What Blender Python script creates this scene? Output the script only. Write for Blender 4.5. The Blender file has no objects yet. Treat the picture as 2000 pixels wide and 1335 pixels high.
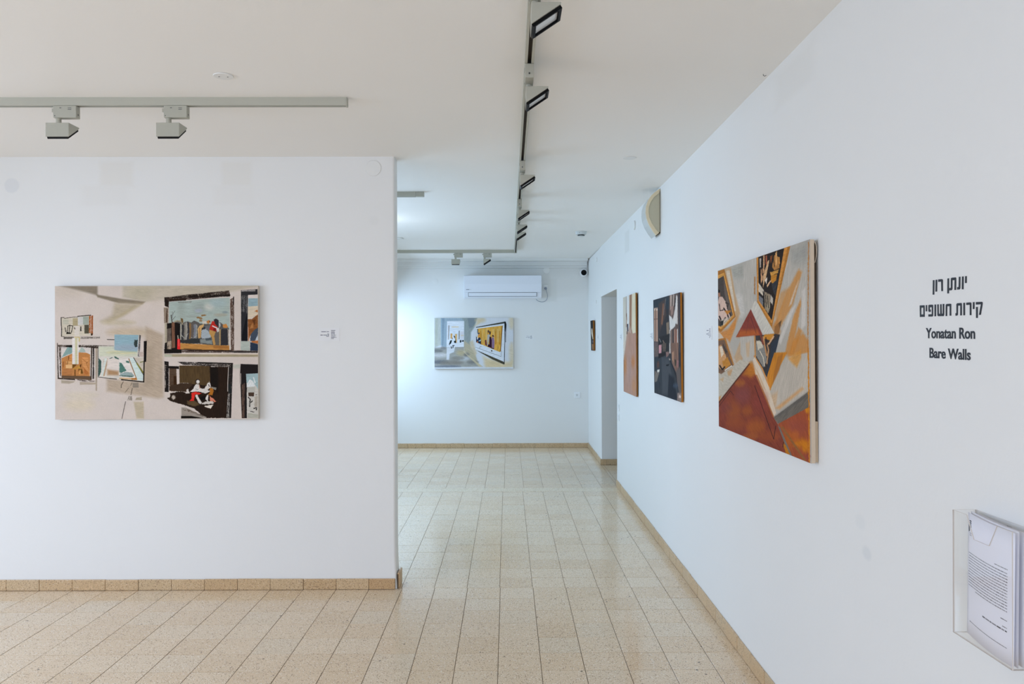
import bpy, bmesh, math, random
import numpy as np
from mathutils import Vector, Matrix

random.seed(7)
R = math.radians
sc = bpy.context.scene
COL = sc.collection

# ------------------------------------------------------------------ camera, light, exposure
CAM = (0.04846, 0.0, 1.50291)
FOCAL = 1516.717            # focal length in pixels of the 2000 wide frame
cam_data = bpy.data.cameras.new('camera')
cam_data.sensor_fit = 'HORIZONTAL'
cam_data.sensor_width = 36.0
cam_data.lens = FOCAL * 36.0 / 2000.0
cam_data.clip_start = 0.05
cam = bpy.data.objects.new('camera', cam_data)
COL.objects.link(cam)
cam.location = CAM
YAW, ROLL = -0.0056005, -0.0026021
cam.matrix_world = (Matrix.Translation(CAM) @ Matrix.Rotation(YAW, 4, 'Z')
                    @ Matrix.Rotation(R(90), 4, 'X') @ Matrix.Rotation(ROLL, 4, 'Z'))
sc.camera = cam

world = bpy.data.worlds.new('world')
sc.world = world
world.use_nodes = True
world.node_tree.nodes['Background'].inputs[0].default_value = (0.72, 0.84, 1.0, 1)
world.node_tree.nodes['Background'].inputs[1].default_value = 0.8

def window_light(name, loc, rot, sx, sy, power, color):
    l = bpy.data.lights.new(name, 'AREA')
    l.shape = 'RECTANGLE'; l.size = sx; l.size_y = sy
    l.energy = power; l.color = color
    o = bpy.data.objects.new(name, l); COL.objects.link(o)
    o.location = loc; o.rotation_euler = rot
    return o
# daylight lamps in the unseen, added windows, tilted down as from the sky
TILT = R(44)
window_light('daylight_far_room', (-2.16, 6.8, 1.62), (0, R(-90) + R(20), 0), 1.45, 2.5, 61, (0.50, 0.72, 1.0))
window_light('daylight_far_corner', (-2.16, 10.25, 1.62), (0, R(-90) + R(40), 0), 1.45, 0.9, 46, (0.50, 0.72, 1.0))
window_light('daylight_near_left', (-4.9, 1.2, 1.62), (0, R(-90) + TILT, 0), 1.45, 4.3, 154, (0.635, 0.77, 1.02))
window_light('daylight_rear', (-0.4, -3.9, 1.62), (R(90) - TILT, 0, 0), 3.0, 1.45, 108, (0.675, 0.775, 1.0))
# a ceiling lamp of the far room, out of sight behind the partition
lamp_data = bpy.data.lights.new('far_ceiling_lamp', 'POINT')
lamp_data.energy = 3.2; lamp_data.color = (0.86, 0.95, 1.0); lamp_data.shadow_soft_size = 0.07
lamp_obj = bpy.data.objects.new('far_ceiling_lamp', lamp_data); COL.objects.link(lamp_obj)
lamp_obj.location = (-1.22, 7.2, 2.44)

vs = sc.view_settings
sc.display_settings.display_device = 'sRGB'
vs.view_transform = 'Standard'
vs.look = 'None'
vs.gamma = 1.0
vs.use_curve_mapping = False
vs.exposure = 0.0
sc.cycles.max_bounces = 14
sc.cycles.diffuse_bounces = 8
sc.cycles.transparent_max_bounces = 16

# ------------------------------------------------------------------ helpers
def lin(c):
    c = c / 255.0
    return c / 12.92 if c <= 0.04045 else ((c + 0.055) / 1.055) ** 2.4
def rgb(r, g, b, gain=1.0):
    return (min(1, lin(r) * gain), min(1, lin(g) * gain), min(1, lin(b) * gain), 1.0)

class NT:
    """a small builder of node materials"""
    def __init__(self, name):
        self.m = bpy.data.materials.new(name); self.m.use_nodes = True
        self.t = self.m.node_tree; self.t.nodes.clear()
        self.out = self.t.nodes.new('ShaderNodeOutputMaterial')
    def n(self, kind, **kw):
        nd = self.t.nodes.new(kind)
        ins = kw.pop('ins', {})
        for k, v in kw.items(): setattr(nd, k, v)
        for k, v in ins.items():
            s = nd.inputs[k]
            if hasattr(v, 'is_output'): self.t.links.new(v, s)
            else: s.default_value = v
        return nd
    def link(self, a, b): self.t.links.new(a, b)
    def mix(self, f, a, b, mode='MIX'):
        nd = self.t.nodes.new('ShaderNodeMix'); nd.data_type = 'RGBA'; nd.blend_type = mode
        for s, v in ((nd.inputs[0], f), (nd.inputs[6], a), (nd.inputs[7], b)):
            if hasattr(v, 'is_output'): self.t.links.new(v, s)
            else: s.default_value = v
        return nd.outputs[2]
    def math(self, op, a, b=None, c=None, clamp=False):
        nd = self.t.nodes.new('ShaderNodeMath'); nd.operation = op; nd.use_clamp = clamp
        for i, v in enumerate((a, b, c)):
            if v is None: continue
            if hasattr(v, 'is_output'): self.t.links.new(v, nd.inputs[i])
            else: nd.inputs[i].default_value = v
        return nd.outputs[0]
    def ramp(self, f, stops):
        nd = self.t.nodes.new('ShaderNodeValToRGB')
        e = nd.color_ramp.elements
        while len(e) < len(stops): e.new(0.5)
        for el, (p, c) in zip(e, stops): el.position = p; el.color = c
        self.t.links.new(f, nd.inputs[0]); return nd.outputs[0]
    def bsdf(self, color, rough=0.5, spec=0.5, metal=0.0, bump=None, bump_s=0.1, bump_d=0.001, coat=0.0):
        p = self.n('ShaderNodeBsdfPrincipled', ins={'Base Color': color, 'Roughness': rough,
                   'Specular IOR Level': spec, 'Metallic': metal, 'Coat Weight': coat})
        if bump is not None:
            b = self.n('ShaderNodeBump', ins={'Strength': bump_s, 'Distance': bump_d, 'Height': bump})
            self.link(b.outputs[0], p.inputs['Normal'])
        self.link(p.outputs[0], self.out.inputs[0])
        return self.m

def plain(name, c, rough=0.5, spec=0.5, metal=0.0, var=0.05, scale=30.0, coat=0.0):
    """paint or plastic with a little uneven tone"""
    t = NT(name)
    pos = t.n('ShaderNodeTexCoord').outputs['Object']
    no = t.n('ShaderNodeTexNoise', ins={'Vector': pos, 'Scale': scale, 'Detail': 3.0})
    f = t.math('MULTIPLY_ADD', no.outputs[0], 2 * var, 1 - var)
    cc = t.n('ShaderNodeVectorMath', operation='SCALE', ins={0: c[:3], 'Scale': f})
    return t.bsdf(cc.outputs[0], rough, spec, metal, coat=coat)

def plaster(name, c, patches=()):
    """painted plaster; patches: (centre, half size, tone, softness) of old repairs and darker spots, in room coordinates"""
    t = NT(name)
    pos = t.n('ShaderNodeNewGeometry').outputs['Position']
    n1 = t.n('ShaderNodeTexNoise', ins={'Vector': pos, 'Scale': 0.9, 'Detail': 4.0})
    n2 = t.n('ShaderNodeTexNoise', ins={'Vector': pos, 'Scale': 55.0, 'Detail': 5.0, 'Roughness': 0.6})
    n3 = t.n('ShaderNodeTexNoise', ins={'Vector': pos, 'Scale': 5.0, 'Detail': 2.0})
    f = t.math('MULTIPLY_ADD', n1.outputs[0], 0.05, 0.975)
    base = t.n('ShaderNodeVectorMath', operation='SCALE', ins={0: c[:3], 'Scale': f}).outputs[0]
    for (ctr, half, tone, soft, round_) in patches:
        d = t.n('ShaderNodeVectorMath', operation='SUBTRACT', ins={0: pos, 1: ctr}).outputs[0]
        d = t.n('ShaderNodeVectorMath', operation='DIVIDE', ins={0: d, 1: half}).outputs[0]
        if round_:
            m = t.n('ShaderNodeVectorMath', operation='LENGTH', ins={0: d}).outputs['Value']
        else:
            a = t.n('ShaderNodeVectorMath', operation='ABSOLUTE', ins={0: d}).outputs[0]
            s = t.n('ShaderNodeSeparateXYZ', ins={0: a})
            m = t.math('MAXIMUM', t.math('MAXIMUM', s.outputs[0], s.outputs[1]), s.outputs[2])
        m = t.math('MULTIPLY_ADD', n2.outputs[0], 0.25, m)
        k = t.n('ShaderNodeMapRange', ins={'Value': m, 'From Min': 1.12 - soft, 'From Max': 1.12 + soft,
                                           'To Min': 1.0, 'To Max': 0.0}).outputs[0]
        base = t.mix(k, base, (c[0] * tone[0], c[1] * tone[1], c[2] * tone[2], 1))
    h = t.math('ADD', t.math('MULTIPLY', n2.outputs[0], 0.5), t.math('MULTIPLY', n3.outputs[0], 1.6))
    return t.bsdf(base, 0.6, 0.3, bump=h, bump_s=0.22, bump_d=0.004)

def terrazzo(name, single, tint=(1, 1, 1), rough=0.085):
    """ground terrazzo: beige cement with dark and pale chips; each tile has its own tone"""
    t = NT(name)
    pos = t.n('ShaderNodeNewGeometry')
    P = pos.outputs['Position']
    rnd = t.n('ShaderNodeObjectInfo').outputs['Random'] if single else pos.outputs['Random Per Island']
    rc = t.n('ShaderNodeTexWhiteNoise', noise_dimensions='1D', ins={'W': rnd})
    base = t.ramp(rc.outputs[0], [(0.0, rgb(222, 197, 163)), (0.35, rgb(230, 207, 175)),
                                  (0.7, rgb(234, 214, 185)), (1.0, rgb(226, 210, 184))])
    cl = t.n('ShaderNodeTexNoise', ins={'Vector': P, 'Scale': 6.0, 'Detail': 3.0})
    base = t.mix(t.math('MULTIPLY', cl.outputs[0], 0.45), base, rgb(218, 192, 158))
    fine = t.n('ShaderNodeTexNoise', ins={'Vector': P, 'Scale': 210.0, 'Detail': 2.0})
    base = t.mix(t.n('ShaderNodeMapRange', ins={'Value': fine.outputs[0], 'From Min': 0.40, 'From Max': 0.72}).outputs[0],
                 base, rgb(194, 170, 138))
    v = t.n('ShaderNodeTexVoronoi', ins={'Vector': P, 'Scale': 175.0, 'Randomness': 1.0})
    s = t.n('ShaderNodeSeparateColor', ins={0: v.outputs['Color']})
    chip = t.math('MULTIPLY', t.math('GREATER_THAN', s.outputs[0], 0.58),
                  t.math('LESS_THAN', v.outputs['Distance'], t.math('MULTIPLY_ADD', s.outputs[1], 0.36, 0.22)))
    chipc = t.ramp(s.outputs[2], [(0.0, rgb(104, 82, 60)), (0.4, rgb(140, 116, 88)), (0.7, rgb(176, 150, 118)), (0.78, rgb(240, 230, 214)), (1.0, rgb(244, 236, 222))])
    base = t.mix(t.math('MULTIPLY', chip, 0.8), base, chipc)
    v2 = t.n('ShaderNodeTexVoronoi', ins={'Vector': P, 'Scale': 34.0, 'Randomness': 1.0})
    s2 = t.n('ShaderNodeSeparateColor', ins={0: v2.outputs['Color']})
    big = t.math('MULTIPLY', t.math('GREATER_THAN', s2.outputs[0], 0.985), t.math('LESS_THAN', v2.outputs['Distance'], 0.2))
    base = t.mix(t.math('MULTIPLY', big, 0.8), base, rgb(60, 45, 34))
    base = t.mix(1.0, base, (tint[0], tint[1], tint[2], 1), 'MULTIPLY')
    wear = t.n('ShaderNodeTexNoise', ins={'Vector': P, 'Scale': 2.2, 'Detail': 3.0})
    ro = t.math('MULTIPLY_ADD', wear.outputs[0], 0.14, rough)
    return t.bsdf(base, ro, 0.65, bump=wear.outputs[0], bump_s=0.05, bump_d=0.002)

M = {}
WALL = rgb(228, 228, 226)
M['wall_left'] = plaster('white_plaster_left', WALL, [
    ((-2.33, 4.74, 2.53), (0.10, 0.3, 0.075), (0.975, 0.962, 0.94), 0.18, False),
    ((-1.60, 4.74, 2.53), (0.09, 0.3, 0.075), (0.975, 0.962, 0.94), 0.18, False),
    ((-2.40, 4.74, 2.40), (0.14, 0.3, 0.06), (0.985, 0.98, 0.972), 0.2, False),
    ((-1.62, 4.74, 2.40), (0.12, 0.3, 0.06), (0.985, 0.98, 0.972), 0.2, False),
    ((-2.965, 4.74, 2.462), (0.045, 0.3, 0.045), (0.92, 0.93, 0.95), 0.1, True),
    ((-0.765, 4.74, 2.245), (0.03, 0.3, 0.03), (0.97, 0.97, 0.97), 0.3, True)])
M['wall_right'] = plaster('white_plaster_right', WALL, [
    ((1.16, 2.405, 0.845), (0.3, 0.03, 0.02), (0.91, 0.925, 0.94), 0.3, True),
    ((1.16, 2.45, 0.932), (0.3, 0.035, 0.022), (0.955, 0.965, 0.972), 0.3, True),
    ((1.16, 3.02, 2.53), (0.3, 0.20, 0.07), (0.972, 0.967, 0.957), 0.25, False),
    ((1.16, 7.35, 2.45), (0.3, 0.14, 0.10), (0.93, 0.93, 0.92), 0.12, False),
    ((1.16, 1.90, 2.42), (0.3, 0.05, 0.03), (0.96, 0.96, 0.96), 0.3, True)])
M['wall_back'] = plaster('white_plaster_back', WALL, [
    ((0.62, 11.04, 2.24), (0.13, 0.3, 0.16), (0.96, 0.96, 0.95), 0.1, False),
    ((0.02, 11.0, 2.55), (0.62, 0.3, 0.14), (0.80, 0.815, 0.80), 0.75, True)])  # last one: soft darker oval on the wall above the air conditioner
M['wall'] = plaster('white_plaster', WALL)
M['ceiling'] = plaster('ceiling_paint', rgb(239, 237, 233))
M['grout'] = plain('floor_grout', rgb(104, 86, 66), 0.9, 0.2)
M['tile'] = terrazzo('terrazzo_tile', True)
M['tile_field'] = terrazzo('terrazzo_tile_field', False)
M['base_tile'] = terrazzo('terrazzo_baseboard', True, (0.80, 0.72, 0.60), 0.3)
M['base_tile_new'] = terrazzo('terrazzo_baseboard_new', True, (0.72, 0.58, 0.42), 0.3)
M['threshold'] = terrazzo('pale_threshold', True, (1.05, 1.12, 1.18), 0.14)
M['track'] = plain('track_enamel', rgb(178, 177, 164), 0.42, 0.5, var=0.02)
M['slot'] = plain('track_slot', rgb(66, 54, 42), 0.6, 0.3)
M['lamp'] = plain('lamp_enamel', rgb(172, 171, 158), 0.45, 0.5, var=0.02)
M['black'] = plain('black_frame', rgb(10, 10, 11), 0.6, 0.15)
M['dark'] = plain('dark_plastic', rgb(38, 40, 42), 0.5, 0.4)
M['lens'] = plain('frosted_lens', rgb(214, 218, 220), 0.25, 0.6)
M['white'] = plain('white_plastic', rgb(232, 234, 236), 0.35, 0.5, var=0.015)
M['white_dull'] = plain('detector_plastic', rgb(200, 204, 203), 0.45, 0.4, var=0.02)
M['white_ac'] = plain('air_conditioner_plastic', rgb(226, 231, 240), 0.3, 0.5, var=0.01)
M['grey_line'] = plain('grey_gap', rgb(92, 98, 106), 0.6, 0.3)
M['cover'] = plain('painted_cover', rgb(228, 228, 225), 0.55, 0.35, var=0.02)
M['cream'] = plain('cream_plastic', rgb(222, 206, 172), 0.45, 0.5, var=0.02)
M['cream_side'] = plain('cream_side', rgb(190, 184, 160), 0.5, 0.4, var=0.02)
M['diffuser'] = plain('pale_diffuser', rgb(194, 197, 194), 0.35, 0.5, var=0.02)
M['letter'] = plain('black_vinyl', rgb(22, 24, 34), 0.5, 0.4)
M['paper'] = plain('white_paper', rgb(228, 228, 236), 0.8, 0.2, var=0.01)
M['cable'] = plain('grey_cable', rgb(150, 156, 168), 0.5, 0.4)
M['gold_edge'] = plain('ochre_painted_edge', rgb(168, 104, 22), 0.6, 0.3, var=0.2, scale=25)
M['brown_edge'] = plain('brown_painted_edge', rgb(140, 88, 26), 0.6, 0.3, var=0.25, scale=25)
M['raw_canvas'] = plain('raw_canvas', rgb(206, 188, 166), 0.9, 0.1, var=0.06, scale=60)
M['pale_canvas'] = plain('pale_canvas_edge', rgb(202, 192, 178), 0.9, 0.1, var=0.06, scale=60)
M['stretcher'] = plain('dark_stretcher_wood', rgb(74, 58, 44), 0.8, 0.2, var=0.15)
M['wood'] = plain('pale_stretcher_wood', rgb(192, 172, 146), 0.8, 0.2, var=0.12)
M['steel'] = plain('screw_steel', rgb(90, 94, 96), 0.35, 0.5, metal=0.8)

def acrylic(name, tint, refl):
    t = NT(name)
    tr = t.n('ShaderNodeBsdfTransparent', ins={0: tint})
    gl = t.n('ShaderNodeBsdfGlossy', ins={'Color': (1, 1, 1, 1), 'Roughness': 0.03})
    fr = t.n('ShaderNodeFresnel', ins={'IOR': 1.35})
    f = t.math('MULTIPLY', fr.outputs[0], refl)
    mx = t.n('ShaderNodeMixShader', ins={0: f})
    t.link(tr.outputs[0], mx.inputs[1]); t.link(gl.outputs[0], mx.inputs[2])
    t.link(mx.outputs[0], t.out.inputs[0])
    return t.m
M['acrylic'] = acrylic('clear_acrylic', (0.997, 0.997, 0.995, 1), 0.14)
M['acrylic_edge'] = plain('acrylic_cut_edge', rgb(206, 198, 190), 0.3, 0.5, var=0.02)
def window_glass():
    t = NT('window_glass')
    tr = t.n('ShaderNodeBsdfTransparent', ins={0: (0.97, 0.985, 0.98, 1)})
    t.link(tr.outputs[0], t.out.inputs[0]); return t.m
M['glass'] = window_glass()

# mesh building
def bm_box(bm, x0, x1, y0, y1, z0, z1, mi=0):
    v = [bm.verts.new(p) for p in ((x0,y0,z0),(x1,y0,z0),(x1,y1,z0),(x0,y1,z0),(x0,y0,z1),(x1,y0,z1),(x1,y1,z1),(x0,y1,z1))]
    fs = []
    for q in ((3,2,1,0),(4,5,6,7),(0,1,5,4),(1,2,6,5),(2,3,7,6),(3,0,4,7)):
        f = bm.faces.new([v[i] for i in q]); f.material_index = mi; fs.append(f)
    return v
def bm_prism(bm, pts, axis, a, b, mi=0):
    """pts: 2D outline; axis 'x' takes (y,z), 'y' takes (x,z), 'z' takes (x,y); from a to b along the axis"""
    def P(p, t):
        return (t, p[0], p[1]) if axis == 'x' else (p[0], t, p[1]) if axis == 'y' else (p[0], p[1], t)
    lo = [bm.verts.new(P(p, a)) for p in pts]; hi = [bm.verts.new(P(p, b)) for p in pts]
    n = len(pts)
    fs = [bm.faces.new(lo), bm.faces.new(hi)]
    for i in range(n): fs.append(bm.faces.new((lo[i], lo[(i+1) % n], hi[(i+1) % n], hi[i])))
    for f in fs: f.material_index = mi
def bm_lathe(bm, prof, axis='z', seg=32, center=(0, 0, 0), mi=0):
    """prof: (radius, height) from one end to the other; a closed solid"""
    rings = []
    for r, h in prof:
        ring = []
        for i in range(seg):
            a = 2 * math.pi * i / seg; c, s = r * math.cos(a), r * math.sin(a)
            p = (c, s, h) if axis == 'z' else (c, h, s) if axis == 'y' else (h, c, s)
            ring.append(bm.verts.new((p[0] + center[0], p[1] + center[1], p[2] + center[2])))
        rings.append(ring)
    for a, b in zip(rings, rings[1:]):
        for i in range(seg): bm.faces.new((a[i], a[(i+1) % seg], b[(i+1) % seg], b[i])).material_index = mi
    bm.faces.new(rings[0]).material_index = mi; bm.faces.new(rings[-1]).material_index = mi
def bm_tube(bm, pts, r, seg=8):
    pts = [Vector(p) for p in pts]; rings = []
    for i, p in enumerate(pts):
        d = (pts[min(i+1, len(pts)-1)] - pts[max(i-1, 0)]).normalized()
        u = d.cross(Vector((0.31, 0.17, 0.93))).normalized(); w = d.cross(u)
        rings.append([bm.verts.new(p + r * (math.cos(2*math.pi*k/seg) * u + math.sin(2*math.pi*k/seg) * w)) for k in range(seg)])
    for a, b in zip(rings, rings[1:]):
        for k in range(seg): bm.faces.new((a[k], a[(k+1) % seg], b[(k+1) % seg], b[k]))
    bm.faces.new(rings[0]); bm.faces.new(rings[-1])
def bezier(p, n=14):
    out = []
    for i in range(n + 1):
        t = i / n; q = [Vector(a) for a in p]
        while len(q) > 1: q = [q[k].lerp(q[k+1], t) for k in range(len(q) - 1)]
        out.append(q[0])
    return out

def mesh_of(bm, name, mats, smooth=False, bevel=0.0, bseg=2):
    bmesh.ops.recalc_face_normals(bm, faces=bm.faces[:])
    if bevel > 0:
        es = [e for e in bm.edges if len(e.link_faces) == 2 and e.calc_face_angle(0) > 0.5]
        bmesh.ops.bevel(bm, geom=es, offset=bevel, segments=bseg, profile=0.6, affect='EDGES', clamp_overlap=True)
    me = bpy.data.meshes.new(name); bm.to_mesh(me); bm.free()
    for m in (mats if isinstance(mats, (list, tuple)) else [mats]): me.materials.append(m)
    if smooth:
        for p in me.polygons: p.use_smooth = True
        try: me.set_sharp_from_angle(angle=R(35))
        except Exception: pass
    return me
def link(name, data, parent=None, loc=None, rot=None):
    o = bpy.data.objects.new(name, data); COL.objects.link(o)
    if parent: o.parent = parent
    if loc: o.location = loc
    if rot: o.rotation_euler = rot
    return o
def part(name, bm, mat, parent=None, **kw):
    return link(name, mesh_of(bm, name, mat, **kw), parent)
def tag(o, label=None, cat=None, group=None, kind=None):
    if label: o['label'] = label
    if cat: o['category'] = cat
    if group: o['group'] = group
    if kind: o['kind'] = kind
    return o
def thing(name, label, cat, loc=(0, 0, 0), rot=(0, 0, 0), group=None):
    return tag(link(name, None, None, loc, rot), label, cat, group)
def copy_tree(o, parent=None):
    c = o.copy(); COL.objects.link(c)
    if parent: c.parent = parent
    for ch in list(o.children): copy_tree(ch, c)
    return c
def BM(): return bmesh.new()

def wx(y): return 1.168 + 0.004 * (y - 4)              # face of the right wall
RW = -(R(90) + 0.004)                                  # turn of a thing hung on the right wall
def on_right(y, z, off=0.0): return (wx(y) - off, y, z)
def cz(y): return 2.635 + 0.0062 * max(0.0, y - 5.0)   # underside of the ceiling

# ------------------------------------------------------------------ the setting
def struct(name, bm, mat, parent=None, **kw):
    o = part(name, bm, mat, parent, **kw)
    return tag(o, kind='structure')

# ceiling: level over the near room, rising a little over the far one
bm = BM()
ys = (-4.4, 5.0, 11.5)
for x0, x1 in ((-5.5, 4.6),):
    lo = [[bm.verts.new((x, y, cz(y))) for x in (x0, x1)] for y in ys]
    hi = [[bm.verts.new((x, y, 2.9)) for x in (x0, x1)] for y in ys]
    for i in range(2):
        bm.faces.new((lo[i][0], lo[i][1], lo[i+1][1], lo[i+1][0]))
        bm.faces.new((hi[i][0], hi[i][1], hi[i+1][1], hi[i+1][0]))
        for s in (0, 1): bm.faces.new((lo[i][s], lo[i+1][s], hi[i+1][s], hi[i][s]))
    bm.faces.new((lo[0][0], lo[0][1], hi[0][1], hi[0][0])); bm.faces.new((lo[2][0], lo[2][1], hi[2][1], hi[2][0]))
struct('ceiling', bm, M['ceiling'])

# partition on the left, its free end rounded and its plaster swelling towards the skirting
def wall_with_swell(bm, outline, levels, swell):
    """outline(e) gives the footprint for a swell e; levels: heights"""
    rings = []
    for z in levels:
        e = swell * max(0.0, 1 - z / 0.32) ** 2
        rings.append([bm.verts.new((p[0], p[1], z)) for p in outline(e)])
    n = len(rings[0])
    for a, b in zip(rings, rings[1:]):
        for i in range(n): bm.faces.new((a[i], a[(i+1) % n], b[(i+1) % n], b[i]))
    bm.faces.new(rings[0]); bm.faces.new(rings[-1])
LV = (0.0, 0.05, 0.1, 0.16, 0.22, 0.32, 1.4, 2.66)
def part_outline(e):
    x1, y0, y1, r = -0.640 + e, 4.74, 4.87, 0.012
    pts = [(-5.2, y0)]
    for k in range(5):
        a = R(-90 + 22.5 * k); pts.append((x1 - r + r * math.cos(a), y0 + r + r * math.sin(a)))
    for k in range(5):
        a = R(22.5 * k); pts.append((x1 - r + r * math.cos(a), y1 - r + r * math.sin(a)))
    pts.append((-5.2, y1))
    return pts
bm = BM(); wall_with_swell(bm, part_outline, LV, 0.012)
struct('wall_left', bm, M['wall_left'])

# right wall with the doorway in it
DY0, DY1, DH, TH = 8.075, 9.50, 2.052, 0.34
bm = BM()
def seg_a(e): return [(wx(-4.4), -4.4), (wx(-4.4) + TH, -4.4), (wx(DY0) + TH, DY0 + e), (wx(DY0) + 0.008, DY0 + e), (wx(DY0), DY0 + e - 0.008)]
def seg_b(e): return [(wx(DY1), DY1 - e + 0.008), (wx(DY1) + 0.008, DY1 - e), (wx(DY1) + TH, DY1 - e), (wx(11.4) + TH, 11.4), (wx(11.4), 11.4)]
wall_with_swell(bm, seg_a, LV, 0.03)
wall_with_swell(bm, seg_b, LV, 0.03)
bm_prism(bm, [(wx(DY0), DY0 - 0.01), (wx(DY0) + TH, DY0 - 0.01), (wx(DY1) + TH, DY1 + 0.01), (wx(DY1), DY1 + 0.01)], 'z', DH, 2.70)
struct('wall_right', bm, M['wall_right'])
# little passage beyond the doorway
bm = BM(); bm_box(bm, 3.4, 3.55, 7.0, 10.7, 0, 2.7); struct('wall_passage_end', bm, M['wall'])
bm = BM(); bm_box(bm, wx(7.0) + TH, 3.4, 7.0, 7.1, 0, 2.7); struct('wall_passage_near', bm, M['wall'])
bm = BM(); bm_box(bm, wx(10.6) + TH, 3.4, 10.6, 10.7, 0, 2.7); struct('wall_passage_far', bm, M['wall'])

# back wall of the far room
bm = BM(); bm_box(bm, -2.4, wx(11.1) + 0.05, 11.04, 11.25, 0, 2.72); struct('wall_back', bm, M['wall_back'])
# unseen walls behind and beside the camera, windows added to let daylight in
def wall_with_window(bm, axis, pos, th, a0, a1, w0, w1, z0, z1, H=2.70):
    def bx(p0, p1, q0, q1):
        if axis == 'x': bm_box(bm, pos - th, pos, p0, p1, q0, q1)
        else: bm_box(bm, p0, p1, pos - th, pos, q0, q1)
    bx(a0, w0, 0, H); bx(w1, a1, 0, H); bx(w0, w1, 0, z0); bx(w0, w1, z1, H)
bm = BM(); wall_with_window(bm, 'x', -5.0, 0.2, -4.2, 4.80, -1.0, 3.4, 0.88, 2.36); struct('wall_side', bm, M['wall'])
bm = BM(); wall_with_window(bm, 'y', -4.0, 0.2, -5.2, 1.2, -1.95, 1.1, 0.88, 2.36); struct('wall_rear', bm, M['wall'])
bm = BM(); wall_with_window(bm, 'x', -2.1, 0.2, 4.87, 8.9, 5.5, 8.1, 0.88, 2.36); wall_with_window(bm, 'x', -2.1, 0.2, 8.9, 11.1, 9.75, 10.75, 0.88, 2.36)
struct('wall_far_side', bm, M['wall'])
def window(n, axis, pos, w0, w1, z0, z1):
    bm = BM(); t = 0.04
    def bx(b, p0, p1, q0, q1, d0, d1):
        if axis == 'x': bm_box(b, pos - d1, pos - d0, p0, p1, q0, q1)
        else: bm_box(b, p0, p1, pos - d1, pos - d0, q0, q1)
    for p0, p1, q0, q1 in ((w0, w1, z0, z0 + t), (w0, w1, z1 - t, z1), (w0, w0 + t, z0 + t, z1 - t), (w1 - t, w1, z0 + t, z1 - t),
                           ((w0 + w1) / 2 - t / 2, (w0 + w1) / 2 + t / 2, z0 + t, z1 - t)):
        bx(bm, p0, p1, q0, q1, 0.12, 0.17)
    o = struct('window_%d' % n, bm, M['white'])
    for s in range(2):
        b = BM(); m = (w0 + w1) / 2
        p0, p1 = (w0 + t, m - t / 2) if s == 0 else (m + t / 2, w1 - t)
        bx(b, p0, p1, z0 + t, z1 - t, 0.143, 0.147)
        part('pane', b, M['glass'], o)
window(1, 'x', -5.0, -1.0, 3.4, 0.88, 2.36)
window(2, 'y', -4.0, -1.95, 1.1, 0.88, 2.36)
window(3, 'x', -2.1, 5.5, 8.1, 0.88, 2.36)
window(4, 'x', -2.1, 9.75, 10.75, 0.88, 2.36)

# stepped cornice under the ceiling of the far room
bm = BM()
bm_prism(bm, [(11.041, 2.674), (10.86, 2.672), (10.86, 2.640), (10.985, 2.636), (10.985, 2.583), (11.012, 2.580), (11.012, 2.553), (11.041, 2.550)], 'x', -2.105, 1.176)
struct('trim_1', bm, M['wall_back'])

# floor: bed of mortar, then every tile
bm = BM(); bm_box(bm, -5.2, 3.6, -4.2, 11.2, -0.12, -0.0014)
floor = struct('floor', bm, M['grout'])
tile_cache = {}
def bm_tile(bm, cx, cy, z, w, l, tilt=(0, 0)):
    h, c = 0.02, 0.0004
    vs_ = []
    for (dz, k) in ((-h, 0), (-c, 0), (0, c)):
        ring = []
        for sx, sy in ((-1, -1), (1, -1), (1, 1), (-1, 1)):
            x, y = sx * (w / 2 - k), sy * (l / 2 - k)
            ring.append(bm.verts.new((cx + x, cy + y, z + dz + tilt[0] * x + tilt[1] * y)))
        vs_.append(ring)
    for a, b in zip(vs_, vs_[1:]):
        for i in range(4): bm.faces.new((a[i], a[(i+1) % 4], b[(i+1) % 4], b[i]))
    bm.faces.new(vs_[2])
def tile_mesh(w, l):
    k = (round(w, 3), round(l, 3))
    if k not in tile_cache:
        b = BM(); bm_tile(b, 0, 0, 0, *k); tile_cache[k] = mesh_of(b, 'tile', M['tile'])
    return tile_cache[k]
GAP = 0.0026
tiles = []
def lay(xs, ys_, x_lo, x_hi, y_lo, y_hi):
    for a, b in zip(xs, xs[1:]):
        for c, d in zip(ys_, ys_[1:]):
            x0, x1, y0, y1 = max(a, x_lo), min(b, x_hi), max(c, y_lo), min(d, y_hi)
            if x1 - x0 > 0.015 and y1 - y0 > 0.015: tiles.append((x0, x1, y0, y1))
near_x = [0.2 * k for k in range(-26, 8)]
near_y = [4.552 - 0.1995 * k for k in range(44, -1, -1)] + [4.7535]
lay(near_x, near_y, -5.0, 1.172, -4.0, 4.7535)
up_x = [0.2006 * k - 0.004 for k in range(-26, 8)]
up_y = [4.7535 + 0.2013 * k for k in range(0, 17)]
lay(up_x, up_y[:2], -0.645, 1.18, 4.7535, 7.805)
lay(up_x, up_y[1:], -2.1, 1.18, 4.7535, 7.805)
far_x = [0.2011 * k + 0.010 for k in range(-24, 18)]
far_y = [7.995 + 0.2014 * k for k in range(0, 17)]
lay(far_x, far_y, -2.1, 1.185, 7.995, 11.04)
lay(far_x, far_y, 1.185, 3.4, 7.995, 10.6)
def view_pos(x, y):
    dx, dy = x - CAM[0], y - CAM[1]
    if dy < 0.5: return None
    return 1000 + FOCAL * (dx / dy - 0.0056), 667.5 + FOCAL * CAM[2] / dy
cand, rest = [], []
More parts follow.
